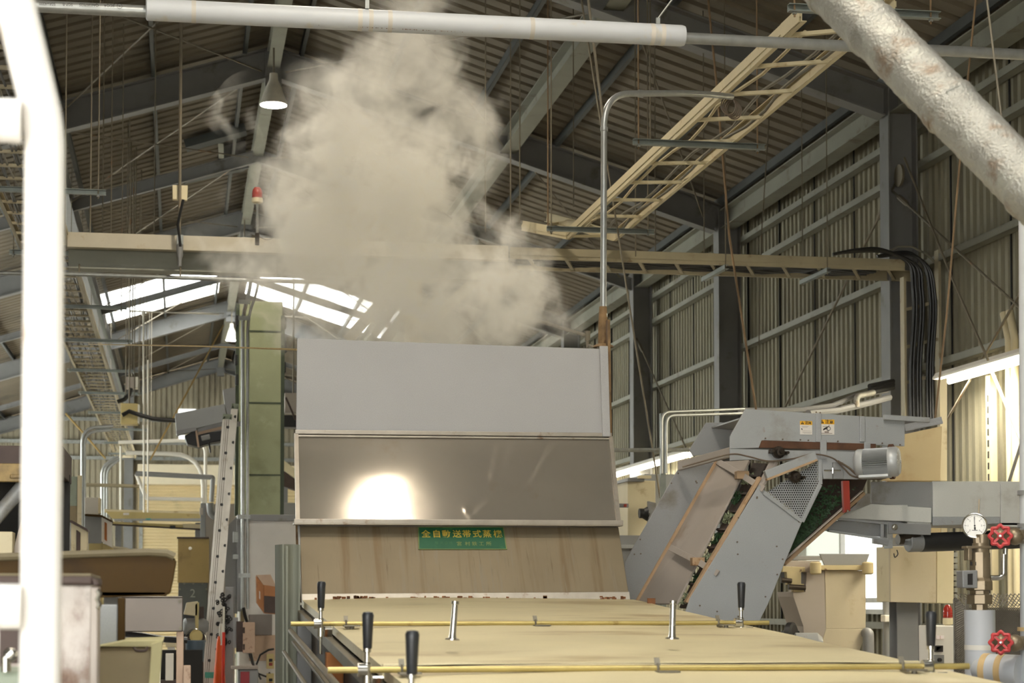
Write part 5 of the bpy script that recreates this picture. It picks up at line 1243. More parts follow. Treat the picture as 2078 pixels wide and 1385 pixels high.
part(RB_, 'dark_opening', m_dkbr, lambda mb: mb.prism(L(rect(0, 1275, 48, 1345), YR-.004), V((0, .006, 0))))
LS = thing('pale_bench', 'pale green bench end with a chrome toggle at the lower left corner', 'bench', V((at(10, 1385, 4.2).x, 4.25, 0)))
slab(LS, 'top', -80, 1362, 52, 1500, 4.1, m_greenw, .3, .01, floor=True)
part(LS, 'toggle', m_chrome, lambda mb: (mb.tube(at(12, 1362, 4.08), at(12, 1332, 4.08), .010, 12), mb.lathe([(.006, 0), (.014, .006), (.014, .02), (.006, .026)], at(12, 1336, 4.08), V((.7, 0, .7)), 12)))

# ---- long brown chute with rounded corner
YB_ = 6.0
BC_ = thing('brown_chute', 'long brown stained chute with rounded corner behind the white post', 'chute', V((at(180, 1210, YB_).x, YB_, 0)))
def ch(mb):
    pts = [(-120, 1135), (140, 1126), (300, 1121), (338, 1123), (352, 1129), (358, 1139), (352, 1175), (346, 1203), (335, 1208), (190, 1212), (-120, 1206)]
    mb.prism(L(pts, YB_), V((0, .015, 0)))
part(BC_, 'side', m_brown, ch, .004)
part(BC_, 'lip', m_pale, lambda mb: mb.path([at(x, y, YB_-.005) for x, y in ((-120, 1134), (140, 1125), (300, 1120), (339, 1122), (354, 1129))], .012, 8))
part(BC_, 'side', m_brown, lambda mb: mb.prism([p+V((0, .6, 0)) for p in L([(-120, 1135), (338, 1123), (352, 1129), (335, 1208), (-120, 1206)], YB_)], V((0, .015, 0))))
part(BC_, 'bottom', m_brown, lambda mb: mb.prism([at(-120, 1206, YB_), at(335, 1208, YB_), at(335, 1208, YB_)+V((0, .6, 0)), at(-120, 1206, YB_)+V((0, .6, 0))], V((0, 0, .01))))
for x in (40, 225): q = at(x, 1206, YB_+.2); part(BC_, 'leg', m_steel, lambda mb: mb.box((q.x-.02, q.y, 0), (q.x+.02, q.y+.04, q.z)))
# grey board under it
GB = thing('grey_board', 'pale grey board with brown edge standing between the chute and the beige bin', 'board', V((at(222, 1312, 5.75).x, 5.75, 0)))
slab(GB, 'face', 196, 1226, 239, 1313, 5.75, m_gp, .04); slab(GB, 'edge', 239, 1212, 253, 1306, 5.74, m_brown, .05)
slab(GB, 'stem', 205, 1313, 230, 1400, 5.76, m_brown, .04, floor=True)
# stainless plate on a stand
PS = thing('plate_stand', 'stained steel plate on a brown stand beside the beige bin', 'stand', V((at(310, 1385, 8.2).x, 8.3, 0)))
slab(PS, 'plate', 246, 1211, 371, 1281, 8.2, m_plate, .012); slab(PS, 'plate_fold', 246, 1209, 371, 1212, 8.19, m_plate, .05)
for x, y in ((365, 1219), (366, 1274)): part(PS, 'bolt', m_clip, lambda mb: mb.lathe([(.008, 0), (.008, .006)], at(x, y, 8.2), V((0, -1, 0)), 6))
slab(PS, 'post', 358, 1281, 372, 1400, 8.22, m_pink, .06, floor=True); slab(PS, 'post', 262, 1281, 272, 1400, 8.3, m_pink, .06, floor=True)
slab(PS, 'foot_block', 372, 1350, 387, 1400, 8.18, m_pink, .08, floor=True)
part(PS, 'hose', m_wire, lambda mb: mb.path([at(x, y, 8.3) for x, y in ((250, 1284), (290, 1289), (330, 1296), (380, 1298))], .014, 8))
# beige bin
BN = thing('beige_bin', 'beige sheet bin with an olive rim at the bottom left', 'bin', V((at(262, 1385, 5.5).x, 5.8, 0)))
slab(BN, 'wall', 196, 1312, 318, 1500, 5.5, m_bin, .5, .01, floor=True)
quad(BN, 'rim', [(196, 1311), (250, 1300), (331, 1298), (328, 1312)], 5.49, m_binr, .5)
quad(BN, 'corner_leg', [(307, 1306), (330, 1298), (322, 1420), (300, 1420)], 5.47, m_binr, .03)
part(BN, 'handle', m_dkbr, lambda mb: mb.path(fillet([at(272, 1314, 5.48), at(276, 1320, 5.46), at(296, 1320, 5.46), at(299, 1313, 5.48)], .01, 4), .004, 6))

# ---- machine far left, behind the white post
YM = 9.0
FM = thing('dark_machine', 'dark brown machine with slanting grey pipe at the far left edge', 'machine', V((at(0, 1385, YM).x, YM+.3, 0)))
slab(FM, 'hood', -80, 905, 128, 962, YM, m_dkbr, .7); slab(FM, 'label_strip', 20, 962, 44, 970, YM-.01, m_gold2, .02)
slab(FM, 'rear_panel', -80, 962, 140, 1125, YM+.5, m_dark, .05)
slab(FM, 'gold_band', -80, 940, 46, 976, YM-.005, m_gold2, .05)
part(FM, 'pipe', m_gp, lambda mb: mb.tube(at(-30, 1075, YM+.1), at(60, 970, YM+.1), .034, 12))
quad(FM, 'pale_skirt', [(44, 1050), (60, 1030), (60, 1126), (24, 1126)], YM+.05, m_gpb)
slab(FM, 'control_box', -40, 1078, 25, 1126, YM-.05, m_cream, .15)
slab(FM, 'base', -80, 1126, 130, 1300, YM, m_dkbr, .7, floor=True)

# ---- green bucket elevator column
YGc = 24.2
GC_ = thing('elevator_column', 'tall green bucket elevator casing with two silver conduits, left of the steamer', 'machine', V((at(527, 1045, YGc).x, YGc+.3, 0)))
slab(GC_, 'casing', 486, 614, 572, 1046, YGc, m_col, .55, .008, floor=True)
slab(GC_, 'front_panel', 507, 612, 571, 1046, YGc-.03, m_col, .03, .004)
slab(GC_, 'edge_flange', 570.5, 640, 576, 1046, YGc-.035, m_cold, .10, .003)
slab(GC_, 'edge_flange', 479, 616, 487, 1046, YGc+.02, m_cold, .10, .003)
for y in (672, 817, 963): slab(GC_, 'seam', 505, y-1, 571, y+1, YGc-.034, m_cold, .01, 0)
for x, y in ((578, 655), (578, 705), (577, 745), (481, 650), (479, 730), (480, 770), (479, 850)): part(GC_, 'clip', m_black, lambda mb: mb.obox(at(x, y, YGc), V((.018, 0, 0)), V((0, .03, 0)), V((0, 0, .07))), .01)
cq = [(at(492.5, 560, 22.85), at(492.5, 1255, 22.85)), (at(502.5, 600, 22.85), at(502.5, 1255, 22.85))]
part(GC_, 'conduit', m_pipe, lambda mb: mb.path(fillet([at(511, 545, 22.85), at(507, 590, 22.85), at(492.5, 640, 22.85), at(492.5, 1235, 22.85)], .5, 6), .022, 10), 0, 'silver conduit')
part(GC_, 'conduit', m_pipe, lambda mb: mb.path(fillet([at(528, 545, 22.85), at(522, 590, 22.85), at(502.5, 645, 22.85), at(502.5, 1235, 22.85)], .5, 6), .017, 10), 0, 'silver conduit')
for y in (612, 645, 1048, 1167): part(GC_, 'conduit_clamp', m_galv, lambda mb: mb.bar(at(484, y, 22.82), at(508, y, 22.82), .02, .05))
# ---- grey cabinet below
YGk = 23.0
GK = thing('grey_cabinet', 'speckled grey sheet metal cabinet at the foot of the green column', 'cabinet', V((at(545, 1385, YGk).x, YGk+.4, 0)))
slab(GK, 'body', 487, 1050, 640, 1500, YGk, m_cab2, .9, .008, floor=True)
slab(GK, 'top_ledge', 482, 1044, 640, 1056, YGk-.05, m_gpd, .95, .006)
quad(GK, 'corner_flange', [(480, 1052), (490, 1050), (490, 1240), (482, 1240)], YGk-.04, m_gpd, .03)
quad(GK, 'side_flap', [(456, 1072), (482, 1046), (482, 1245), (458, 1240)], YGk+.2, m_gpd, .02)
slab(GK, 'door_seam', 489, 1180, 496, 1262, YGk-.02, m_bin, .02)
slab(GK, 'lower_recess', 505, 1246, 552, 1288, YGk-.05, m_plate, .04); slab(GK, 'lower_panel', 506, 1288, 560, 1340, YGk-.03, m_pink, .03)
for (y0, y1) in ((1074, 1100), (1120, 1134)): slab(GK, 'hinge', 473, y0+4, 484, y1, YGk-.06, m_galv, .05)
OB = thing('motor_box', 'orange brown motor cover box on the side of the grey cabinet', 'box', at(540, 1245, 21.5))
quad(OB, 'cover', [(535, 1186), (561, 1190), (561, 1246), (536, 1244)], 21.4, m_obox, .25, .006)
quad(OB, 'side', [(520, 1168), (536, 1187), (536, 1243), (521, 1222)], 21.42, m_obox, .2, .004)
quad(OB, 'top', [(520, 1166), (549, 1165), (561, 1190), (535, 1187)], 21.41, m_pink, .2)
quad(OB, 'opening', [(536, 1208), (560, 1210), (560, 1244), (536, 1242)], 21.39, m_dkbr, .02)
quad(OB, 'tag', [(526, 1198), (528, 1200), (528, 1216), (526, 1213)], 21.40, m_paper, .01)
part(OB, 'bracket', m_steel, lambda mb: mb.bar(at(545, 1205, 21.6), at(548, 1205, 23.0), .05, .05))
SB = thing('switch_box', 'dusty pink hinged switch box beneath the silver conduits', 'switch box', at(502, 1326, 21.8))
slab(SB, 'front', 493, 1262, 517, 1324, 21.7, m_pink, .12, .006); slab(SB, 'side', 480, 1260, 494, 1322, 21.75, m_dkbr, .10, .004)
for y in (1272, 1306): slab(SB, 'hinge', 493, y, 497, y+12, 21.69, m_dkbr, .02)
part(SB, 'feed_cable', m_wire, lambda mb: mb.path([at(x, y, 21.9) for x, y in ((494, 1232), (497, 1246), (502, 1262))], .02, 8))
for pts in (((506, 1325), (512, 1345), (524, 1366), (540, 1372), (548, 1364)), ((510, 1325), (515, 1350), (530, 1378)), ((520, 1348), (528, 1328), (545, 1318), (556, 1316))):
    part(SB, 'loose_cable', m_wire, lambda mb: mb.path([at(x, y, 21.65) for x, y in pts], .012, 7))
part(SB, 'bracket', m_steel, lambda mb: mb.bar(at(505, 1300, 21.8), at(505, 1300, 23.0), .05, .05))
WP2 = thing('wall_switch', 'pale slim switch panel left of the dusty pink box', 'switch box', at(475, 1312, 21.9)); slab(WP2, 'panel', 471, 1252, 483, 1314, 21.9, m_gp, .1); part(WP2, 'bracket', m_steel, lambda mb: mb.bar(at(477, 1290, 22.0), at(477, 1290, 23.2), .05, .05))
for k, (x0, y0, x1, y1) in enumerate(((541, 1326, 556, 1356), (541, 1366, 556, 1392))):
    s_ = thing('push_switch', 'small yellow push switch with red button, %s of two' % ('upper' if k == 0 else 'lower'), 'switch', at((x0+x1)/2, y1, 21.6), 'push switches'); slab(s_, 'case', x0, y0, x1, y1, 21.6, m_yel, .1); slab(s_, 'button', x0+5, y0+10, x1-3, y0+16, 21.58, m_ink, .03); slab(s_, 'button', x0+5, y0+18, x1-3, y0+24, 21.58, m_redp, .03); part(s_, 'bracket', m_steel, lambda mb: mb.bar(at((x0+x1)/2, y0+15, 21.7), at((x0+x1)/2, y0+15, 23.0), .04, .04))
TB = thing('tool_box', 'red and grey case on the floor under the switch box', 'box', V((at(505, 1400, 21.0).x, 21.1, 0))); slab(TB, 'case', 484, 1358, 524, 1420, 21.0, m_gpd, .3, .01, floor=True); slab(TB, 'red_front', 488, 1362, 506, 1420, 20.98, m_redt, .03); slab(TB, 'shelf', 470, 1352, 524, 1357, 20.96, m_gpb, .35)
# ---- olive canvas sheet beside the hood
def olive(mb):
    n = 14; fr, bk = [], []
    for i in range(n+1):
        f = i/n; xt = 558+52*f; xb = 562+48*f+ (0 if f < .9 else -3)
        y_ = 9.75-.10*math.sin(f*2.6)-.04*math.sin(f*7)
        fr.append((at(xt, 1105-1.5*math.sin(f*3), y_), V((at(xb, 1385, y_).x, y_, .35))))
    vs = [p for a in fr for p in a]; m_ = len(vs)
    vs += [p+V((0, .008, 0)) for p in vs]
    fs = [(2*i, 2*i+1, 2*i+3, 2*i+2) for i in range(n)]+[(m_+2*i+2, m_+2*i+3, m_+2*i+1, m_+2*i) for i in range(n)]
    mb.add(vs, fs, True)
OL = thing('canvas_sheet', 'olive grey curved sheet standing at the left side of the steamer hood', 'sheet', V((at(586, 1385, 9.75).x, 9.75, 0)))
part(OL, 'sheet', m_olive, olive); part(OL, 'stiffener', m_olive, lambda mb: mb.bar(at(582, 1107, 9.63), V((at(584, 1385, 9.63).x, 9.63, .36)), .012, .008, up=V((0, 1, 0))))
part(OL, 'post', m_steel, lambda mb: mb.box((at(584, 1385, 9.75).x-.02, 9.74, 0), (at(584, 1385, 9.75).x+.02, 9.78, 1.2)))

# ---- aluminium extension ladder leaning on the green column
YLd = 22.2
LD = thing('extension_ladder', 'aluminium extension ladder leaning against the green column', 'ladder', V((at(412, 1400, YLd).x, YLd, 0)))
def stile(mb, a, b, w_, d_): mb.bar(a, b, d_, w_, up=V((1, 0, 0)))
def sect(xt, yt, xb, yb, w_, ys, nr, tapes):
    for yo in ys:
        a, b = at(xb, yb, YLd), at(xt, yt, YLd); a += V((0, yo, 0)); b += V((0, yo, 0))
        d = (b-a).normalized(); sx_ = V((1, 0, 0)); sx_ = (sx_-d*sx_.dot(d)).normalized()
        if a.z > 0: a = a-d*(a.z/d.z)
        st = part(LD, 'stile', m_alu2, lambda mb: (mb.obox((a+b)/2, (b-a)/2, sx_*(w_/2), V((0, .012, 0))), mb.obox((a+b)/2-sx_*w_*.36+V((0, -.014, 0)), (b-a)/2, sx_*.008, V((0, .006, 0))), mb.obox((a+b)/2+sx_*w_*.40+V((0, -.014, 0)), (b-a)/2, sx_*.006, V((0, .006, 0))), mb.obox((a+b)/2-sx_*w_*.1+V((0, -.013, 0)), (b-a)/2, sx_*.004, V((0, .004, 0)))))
        if yo == ys[0] and w_ > .08:
            for q_ in (-.26, -.02, .22): part(st, 'groove_shade', m_dkbr, lambda mb: mb.obox((a+b)/2+sx_*w_*q_+V((0, -.012, 0)), (b-a)/2, sx_*.003, V((0, .002, 0))))  # dark strips paint in the shade of the stile grooves
        if yo == ys[0]:
            nh = int((b-a).length/.296)
            for k in range(nh):
                p = b-d*(.12+k*.296); part(st, 'rung_end', m_black, lambda mb: mb.lathe([(.018, 0), (.018, .006)], p+sx_*w_*.18+V((0, -.012, 0)), V((0, -1, 0)), 10))
            part(st, 'end_cap', m_greenw, lambda mb: mb.obox(b, d*.03, sx_*(w_/2+.006), V((0, .02, 0))))
    nh = int((b-a).length/.296)
    for k in range(nh):
        p = b-d*(.12+k*.296)+sx_*w_*.18; part(LD, 'rung', m_alu2, lambda mb: mb.tube(V((p.x, YLd+ys[0], p.z)), V((p.x, YLd+ys[1], p.z)), .015, 8))
sect(477, 824, 431, 1400, .070, (0, .42), 18, 1)
sect(461, 846, 417, 1400, .092, (-.05, .40), 17, 1)
part(LD, 'teal_tape', M('teal_tape', (70, 160, 140), .5), lambda mb: mb.prism(L(rect(416, 1363, 437, 1375), YLd-.085), V((0, .03, 0))))
# orange cone lying against it
OC = thing('traffic_cone', 'orange traffic cone with white tip standing behind the ladder foot', 'cone', V((at(445, 1400, 21.6).x, 21.6, 0)))
tip = at(449, 1290, 21.6)
part(OC, 'body', m_orange, lambda mb: mb.lathe([(.10, .03), (.075, tip.z*.5), (.035, tip.z-.08), (.02, tip.z)], V((at(445, 1400, 21.6).x, 21.6, 0)), V((0, 0, 1)), 20))
part(OC, 'tip', m_white, lambda mb: mb.lathe([(.036, tip.z*.92), (.022, tip.z), (.018, tip.z+.14)], V((at(445, 1400, 21.6).x, 21.6, 0)), V((.01, 0, 1)), 16)); part(OC, 'base', m_orange, lambda mb: mb.box((at(445, 1400, 21.6).x-.18, 21.42, 0), (at(445, 1400, 21.6).x+.18, 21.78, .03)), .01)
OR = thing('warning_pole', 'thin orange red pole leaning beside the traffic cone', 'pole', V((at(453, 1400, 21.3).x, 21.3, 0))); part(OR, 'pole', M('orange_red_pole', (230, 58, 34), .4), lambda mb: mb.tube(V((at(452, 1400, 21.3).x, 21.3, 0)), at(454, 1282, 21.3), .017, 10)); part(OR, 'cap', m_white, lambda mb: mb.tube(at(454, 1282, 21.3), at(454, 1230, 21.3), .012, 8))
ST2 = thing('grey_stanchion', 'grey steel stanchion with a tangle of dark chain, between ladder and grey cabinet', 'post', V((at(463, 1400, 21.9).x, 21.9, 0))); slab(ST2, 'post', 457, 1190, 472, 1500, 21.9, m_gpd, .08, floor=True)
part(ST2, 'chain', m_black, lambda mb: [mb.torus(at(450+random.uniform(-3, 12)+8*math.sin(k*.5), 1205+k*1.8, 21.82), V((random.uniform(-1, 1), -1, random.uniform(-1, 1))), (.018), .007, 8, 5) for k in range(60)]).__setitem__('kind', 'stuff')

# ---- grey feeder conveyor poking out left of the green column
YFd = 23.4
FD = thing('feeder_conveyor', 'short grey feeder conveyor with black underside left of the green column', 'conveyor', at(410, 905, YFd))
quad(FD, 'side', [(355, 839), (456, 819), (460, 854), (358, 878)], YFd, m_gp, .5, .004); quad(FD, 'side_lip', [(357, 874), (398, 866), (399, 873), (359, 883)], YFd-.02, m_gpd, .05)
quad(FD, 'rail', [(400, 868), (460, 852), (460, 872), (403, 880)], YFd+.05, m_gpd, .05); quad(FD, 'rail_edge', [(402, 876), (460, 862), (460, 868), (402, 882)], YFd+.04, m_pink, .05)
quad(FD, 'belt', [(374, 884), (398, 871), (456, 868), (452, 893), (430, 897), (403, 906), (380, 900)], YFd+.08, m_black, .35, .01)
quad(FD, 'strut', [(396, 872), (400, 872), (405, 907), (401, 907)], YFd-.01, m_pink, .02); quad(FD, 'motor', [(407, 884), (425, 880), (427, 890), (410, 894)], YFd+.0, m_gpd, .1, .01)
quad(FD, 'chute', [(452, 790), (478, 785), (478, 832), (462, 848), (456, 820)], YFd+.1, m_gpd, .1); part(FD, 'bracket', m_steel, lambda mb: mb.bar(at(455, 860, YFd+.3), at(490, 860, YFd+.5), .06, .06))
cable(FD, 'hanging_cable', [(424, 896), (425, 905), (427, 918)], YFd, .01, m_wire)
# boxes and cable at the end of the left tray
J2 = thing('cable_box', 'yellowish cable box with painted-on lit edge beside the far end of the left tray', 'junction box', at(263, 860, 27.0))
slab(J2, 'box', 245, 818, 280, 860, 27.0, m_yel, .25, .006); slab(J2, 'painted_lit_edge', 279, 820, 283, 858, 27.0, m_white, .2)  # a white strip paints in the box's lit edge
part(J2, 'hanger', m_rod, lambda mb: mb.tube(at(262, 820, 27.1), V((at(262, 820, 27.1).x, 27.1, ztop(at(262, 820, 27.1).x)+.08)), .01, 6))
part(J2, 'cable', m_wire, lambda mb: mb.path([at(x, y, 26.95) for x, y in ((248, 842), (262, 834), (285, 842), (310, 849), (335, 852), (360, 853))], .03, 8))
J3 = thing('cable_box', 'smaller pale box above the yellowish cable box', 'junction box', at(268, 788, 27.5)); slab(J3, 'box', 255, 764, 275, 787, 27.5, m_gpb, .2, .006); slab(J3, 'painted_lit_side', 275, 764, 280, 787, 27.5, m_white, .2); part(J3, 'cable', m_wire, lambda mb: mb.path([at(x, y, 27.45) for x, y in ((266, 787), (262, 800), (252, 810), (238, 815))], .03, 8)); part(J3, 'hanger', m_rod, lambda mb: mb.tube(at(268, 766, 27.6), V((at(268, 766, 27.6).x, 27.6, ztop(at(268, 766, 27.6).x)+.08)), .01, 6))  # lit side of the small box is put in as white paint
# ropes
def rope(pts, Y, r, lab, mat=m_rope):
    Ys = Y if isinstance(Y, (list, tuple)) else [Y]*len(pts)
    o = MB().path([at(x, yy_, q) for (x, yy_), q in zip(pts, Ys)], r, 6).build('rope', mat); tag(o, lab, 'rope')
rope([(453, 660), (380, 795), (305, 932)], (30, 28, 26), .013, 'pale rope slanting down behind the feeder conveyor')
rope([(180, 698), (400, 702), (603, 709)], (20.0, 15.0, 10.46), .006, 'thin brown rope strung level across to the hood')
rope([(133, 838), (175, 885), (214, 930)], 28, .016, 'rope slanting down left of the end of the ladder tray')

# ---- pipework and rails in front of the shutter
def pipe(lab, pts, Y, r, mat, fr=.25, cat='pipe', name='pipe_rail'):
    Ys = Y if isinstance(Y, (list, tuple)) else [Y]*len(pts)
    o = MB().path(fillet([at(x, y, q) for (x, y), q in zip(pts, Ys)], fr, 6), r, 10).build(name, mat); return tag(o, lab, cat)
pipe('white pipe hoop curving down in front of the shutter box', [(255, 918), (412, 922), (412, 1060)], 31, .035, m_white, .5)
pipe('white pipe running level behind the hoop and curving down', [(240, 897), (376, 893), (417, 900), (417, 1055)], 33, .03, m_white, .5)
pipe('grey green pipe with elbow across the shutter box', [(275, 960), (432, 968), (429, 1018)], 29, .038, m_gpd, .03)
pipe('white pipe bending down from the grey elbow pipe to a level run', [(277, 962), (297, 1011), (412, 1013)], 29.2, .03, m_white, .03)
pipe('tan pipe running level at the left of the shutter', [(172, 983), (283, 986)], 27, .025, m_tray)
pipe('thin pair of conduits curving up at the left, outer one', [(167, 1075), (167, 868), (230, 864)], 26, .022, m_pipe, .35); pipe('thin pair of conduits curving up at the left, inner one', [(172, 1070), (172, 876), (225, 872)], 26, .018, m_pipe, .3)
pipe('leftmost of three pale conduits rising under the tray end', [(207, 1110), (207, 945), (240, 925)], 32, .025, m_pipe, .3); pipe('middle of three pale conduits rising under the tray end', [(212, 1110), (212, 945), (243, 928)], 32, .025, m_pipe, .3); pipe('rightmost of three pale conduits rising under the tray end', [(217, 1100), (217, 950), (246, 930)], 32, .022, m_pipe, .3)
pipe('pale pipe along the top of the yellow beam', [(212, 1036), (408, 1041)], 27.5, .025, m_cream); pipe('white hose drop beside the left conduits', [(245, 905), (245, 1035)], 30, .016, m_white)
pipe('grey elbow drain pipe beside the ladder', [(426, 1020), (428, 1045), (450, 1052)], 26, .05, m_gpd, .1)
YBm = 27.0
YB2 = thing('yellow_machine', 'long dull yellow machine frame with grey rail in front of the shutter', 'machine', V((at(310, 1075, YBm).x, YBm+.4, 0)))
quad(YB2, 'beam', [(214, 1037), (408, 1042), (408, 1054), (228, 1052)], YBm, m_yel, .3); quad(YB2, 'rail', [(228, 1052), (408, 1051), (408, 1057), (232, 1055)], YBm-.05, m_gp, .1); quad(YB2, 'teal_mark', rect(296, 1051, 306, 1054), YBm-.06, M('teal_mark', (84, 170, 170), .5), .01); quad(YB2, 'label', rect(250, 1040, 262, 1044.5), YBm-.01, m_paper, .02)
quad(YB2, 'lower_bar', [(228, 1058), (372, 1064), (372, 1070), (228, 1062)], YBm+.1, m_yel, .1); quad(YB2, 'lower_bar', [(370, 1062), (408, 1063), (408, 1072), (370, 1070)], YBm+.1, m_cream, .1); quad(YB2, 'dark_rail', [(228, 1062), (408, 1072), (408, 1075), (228, 1065)], YBm+.12, m_dkbr, .1)
quad(YB2, 'motor', rect(345, 1066, 356, 1072), YBm+.05, m_black, .1)
for x in (240, 402): q = at(x, 1060, YBm+.2); part(YB2, 'leg', m_steel, lambda mb: mb.box((q.x-.04, q.y, 0), (q.x+.04, q.y+.08, q.z)))
EC = thing('end_cabinet', 'grey end cabinet with pipe at the right of the yellow machine', 'cabinet', V((at(430, 1385, 26.2).x, 26.3, 0))); slab(EC, 'body', 409, 1022, 478, 1092, 26.2, m_gpb, .5, floor=True); slab(EC, 'edge', 407, 1020, 417, 1092, 26.15, m_gpd, .1); slab(EC, 'switch', 405, 1030, 412, 1044, 26.1, m_gpb, .06)
GS = thing('gold_cover', 'brown gold sheet cover above the dark panel marked with a pale 2', 'cover', V((at(391, 1385, 25.0).x, 25.1, 0))); slab(GS, 'sheet', 361, 1091, 424, 1182, 25.0, m_gold2, .06); slab(GS, 'rim', 359, 1089, 424, 1092, 24.98, m_dkbr, .06); part(GS, 'knob', m_white, lambda mb: mb.sphere(at(386, 1112, 24.97), .022, 8)); slab(GS, 'frame', 362, 1182, 420, 1500, 25.04, m_dkbr, .05, floor=True)
P2 = slab(GS, 'dark_panel', 363, 1182, 420, 1258, 24.98, M('slate_panel', (84, 86, 84), .6, .1, .1, 4), .04)
textmesh('number', '2', at(391, 1204, 24.975), V((1, 0, 0)), V((0, 0, 1)), .15, M('pale_number', (146, 146, 140), .7), P2, .002)
for x, y in ((374, 1183), (392, 1183), (410, 1183), (365, 1195), (419, 1195)): part(P2, 'bolt', m_clip, lambda mb: mb.lathe([(.014, 0), (.012, .012)], at(x, y, 24.975), V((0, -1, 0)), 6))
# small machine with motor and pail near the ladder
MM = thing('motor_stand', 'small machine with cream belt cover and dark motor left of the ladder', 'machine', V((at(392, 1385, 20.5).x, 20.7, 0)))
quad(MM, 'belt_cover', [(378, 1222), (402, 1219), (402, 1250), (372, 1246)], 20.5, m_cream, .12, .01); quad(MM, 'belt_cover_side', [(396, 1226), (404, 1221), (402, 1300), (396, 1300)], 20.5, m_yel, .1)
part(MM, 'motor', m_gpd, lambda mb: mb.lathe([(.05, 0), (.085, .02), (.085, .22), (.06, .26)], at(372, 1270, 20.55), V((1, .3, 0)), 18)); slab(MM, 'dark_gear', 372, 1246, 394, 1290, 20.7, m_black, .15)
slab(MM, 'base', 360, 1296, 412, 1302, 20.5, m_dkbr, .3); slab(MM, 'leg', 404, 1230, 412, 1500, 20.6, m_dkbr, .1, floor=True); slab(MM, 'leg', 340, 1300, 354, 1500, 20.6, m_cab2, .1, floor=True); slab(MM, 'cream_block', 336, 1294, 358, 1312, 20.4, m_cream, .2)
part(MM, 'yellow_wheel', m_yel, lambda mb: mb.lathe([(.05, -.02), (.07, 0), (.05, .02)], at(398, 1290, 20.45), V((.2, -1, 0)), 20))
PL_ = thing('blue_pail', 'dark blue pail with wire handle beside the ladder foot', 'pail', V((at(395, 1385, 19.6).x, 19.7, 0))); pb = at(396, 1342, 19.7)
part(PL_, 'pail', m_blue, lambda mb: mb.lathe([(.085, 0), (.10, .20), (.107, .20), (.107, .215)], pb-V((0, 0, .0)), V((0, 0, 1)), 20)); part(PL_, 'handle', m_chrome, lambda mb: mb.path([pb+V((.107*math.cos(a), 0, .21+.12*math.sin(a))) for a in [math.pi*k/12 for k in range(13)]], .005, 6)); slab(PL_, 'stand', 376, 1342, 412, 1500, 19.65, m_dkbr, .2, floor=True)
CL_ = thing('cluttered_shelf', 'dark low shelf with white box beneath the steel plate stand', 'shelf', V((at(345, 1385, 19.0).x, 19.2, 0))); slab(CL_, 'white_box', 336, 1326, 352, 1380, 19.0, m_white, .2); slab(CL_, 'shelf', 326, 1380, 362, 1500, 19.0, m_dkbr, .3, floor=True); slab(CL_, 'back', 326, 1318, 410, 1500, 19.35, m_dark, .05, floor=True)
# far left duct boxes and cabinets right of the white post
YD = 21.0
DB_ = thing('green_duct', 'grey green sheet duct with pale edge right of the white post', 'duct', V((at(150, 1385, YD).x, YD+.2, 0)))
slab(DB_, 'upper_panel', 100, 966, 160, 1026, YD, m_greenw, .3); slab(DB_, 'lower_panel', 100, 1026, 160, 1062, YD-.01, m_bin, .3); slab(DB_, 'pale_edge', 157, 964, 165, 1070, YD-.03, m_cream, .05); slab(DB_, 'legs', 110, 1062, 150, 1300, YD+.1, m_steel, .1, floor=True)
WC = thing('blue_cabinet', 'pale blue grey cabinet with slanted brown roof strip behind the chute', 'cabinet', V((at(150, 1385, 18.0).x, 18.2, 0)))
slab(WC, 'front', 100, 1057, 144, 1130, 18.0, m_gp, .4, floor=True); quad(WC, 'side', [(144, 1058), (176, 1076), (176, 1130), (144, 1130)], 18.0, m_cream, .3); quad(WC, 'side_opening', [(155, 1074), (163, 1080), (163, 1130), (155, 1130)], 17.98, m_dkbr, .02); quad(WC, 'roof_strip', [(130, 1054), (146, 1055), (178, 1073), (178, 1078), (144, 1060)], 17.97, m_dkbr, .4)
IC = thing('instrument_cabinet', 'grey cabinet with slanted white instrument panel and yellow base', 'cabinet', V((at(200, 1385, 23.5).x, 23.6, 0)))
slab(IC, 'body', 172, 1046, 206, 1102, 23.5, m_gpd, .4); quad(IC, 'instrument_panel', [(206, 1046), (227, 1058), (227, 1110), (206, 1098)], 23.45, m_white, .05); quad(IC, 'brown_gauge', [(212, 1058), (217, 1061), (217, 1098), (212, 1094)], 23.43, m_wood, .02); quad(IC, 'top_edge', [(172, 1042), (206, 1044), (228, 1056), (226, 1059), (205, 1048), (172, 1046)], 23.42, m_brown, .4)
slab(IC, 'base', 180, 1102, 206, 1400, 23.5, m_yel, .4, floor=True); quad(IC, 'base_side', [(206, 1100), (230, 1112), (230, 1130), (206, 1130)], 23.5, m_yel, .2)
WBX = thing('white_box', 'white box standing on top of the grey instrument cabinet', 'box', at(188, 1043, 23.5)); slab(WBX, 'box', 172, 1009, 199, 1043, 23.5, m_white, .25); slab(WBX, 'tan_side', 199, 1010, 204, 1042, 23.52, m_cream, .2)
PM = pipe('tan rail poking out right of the instrument cabinet', [(228, 1112), (262, 1116), (262, 1130)], 24, .03, m_tray, .05)
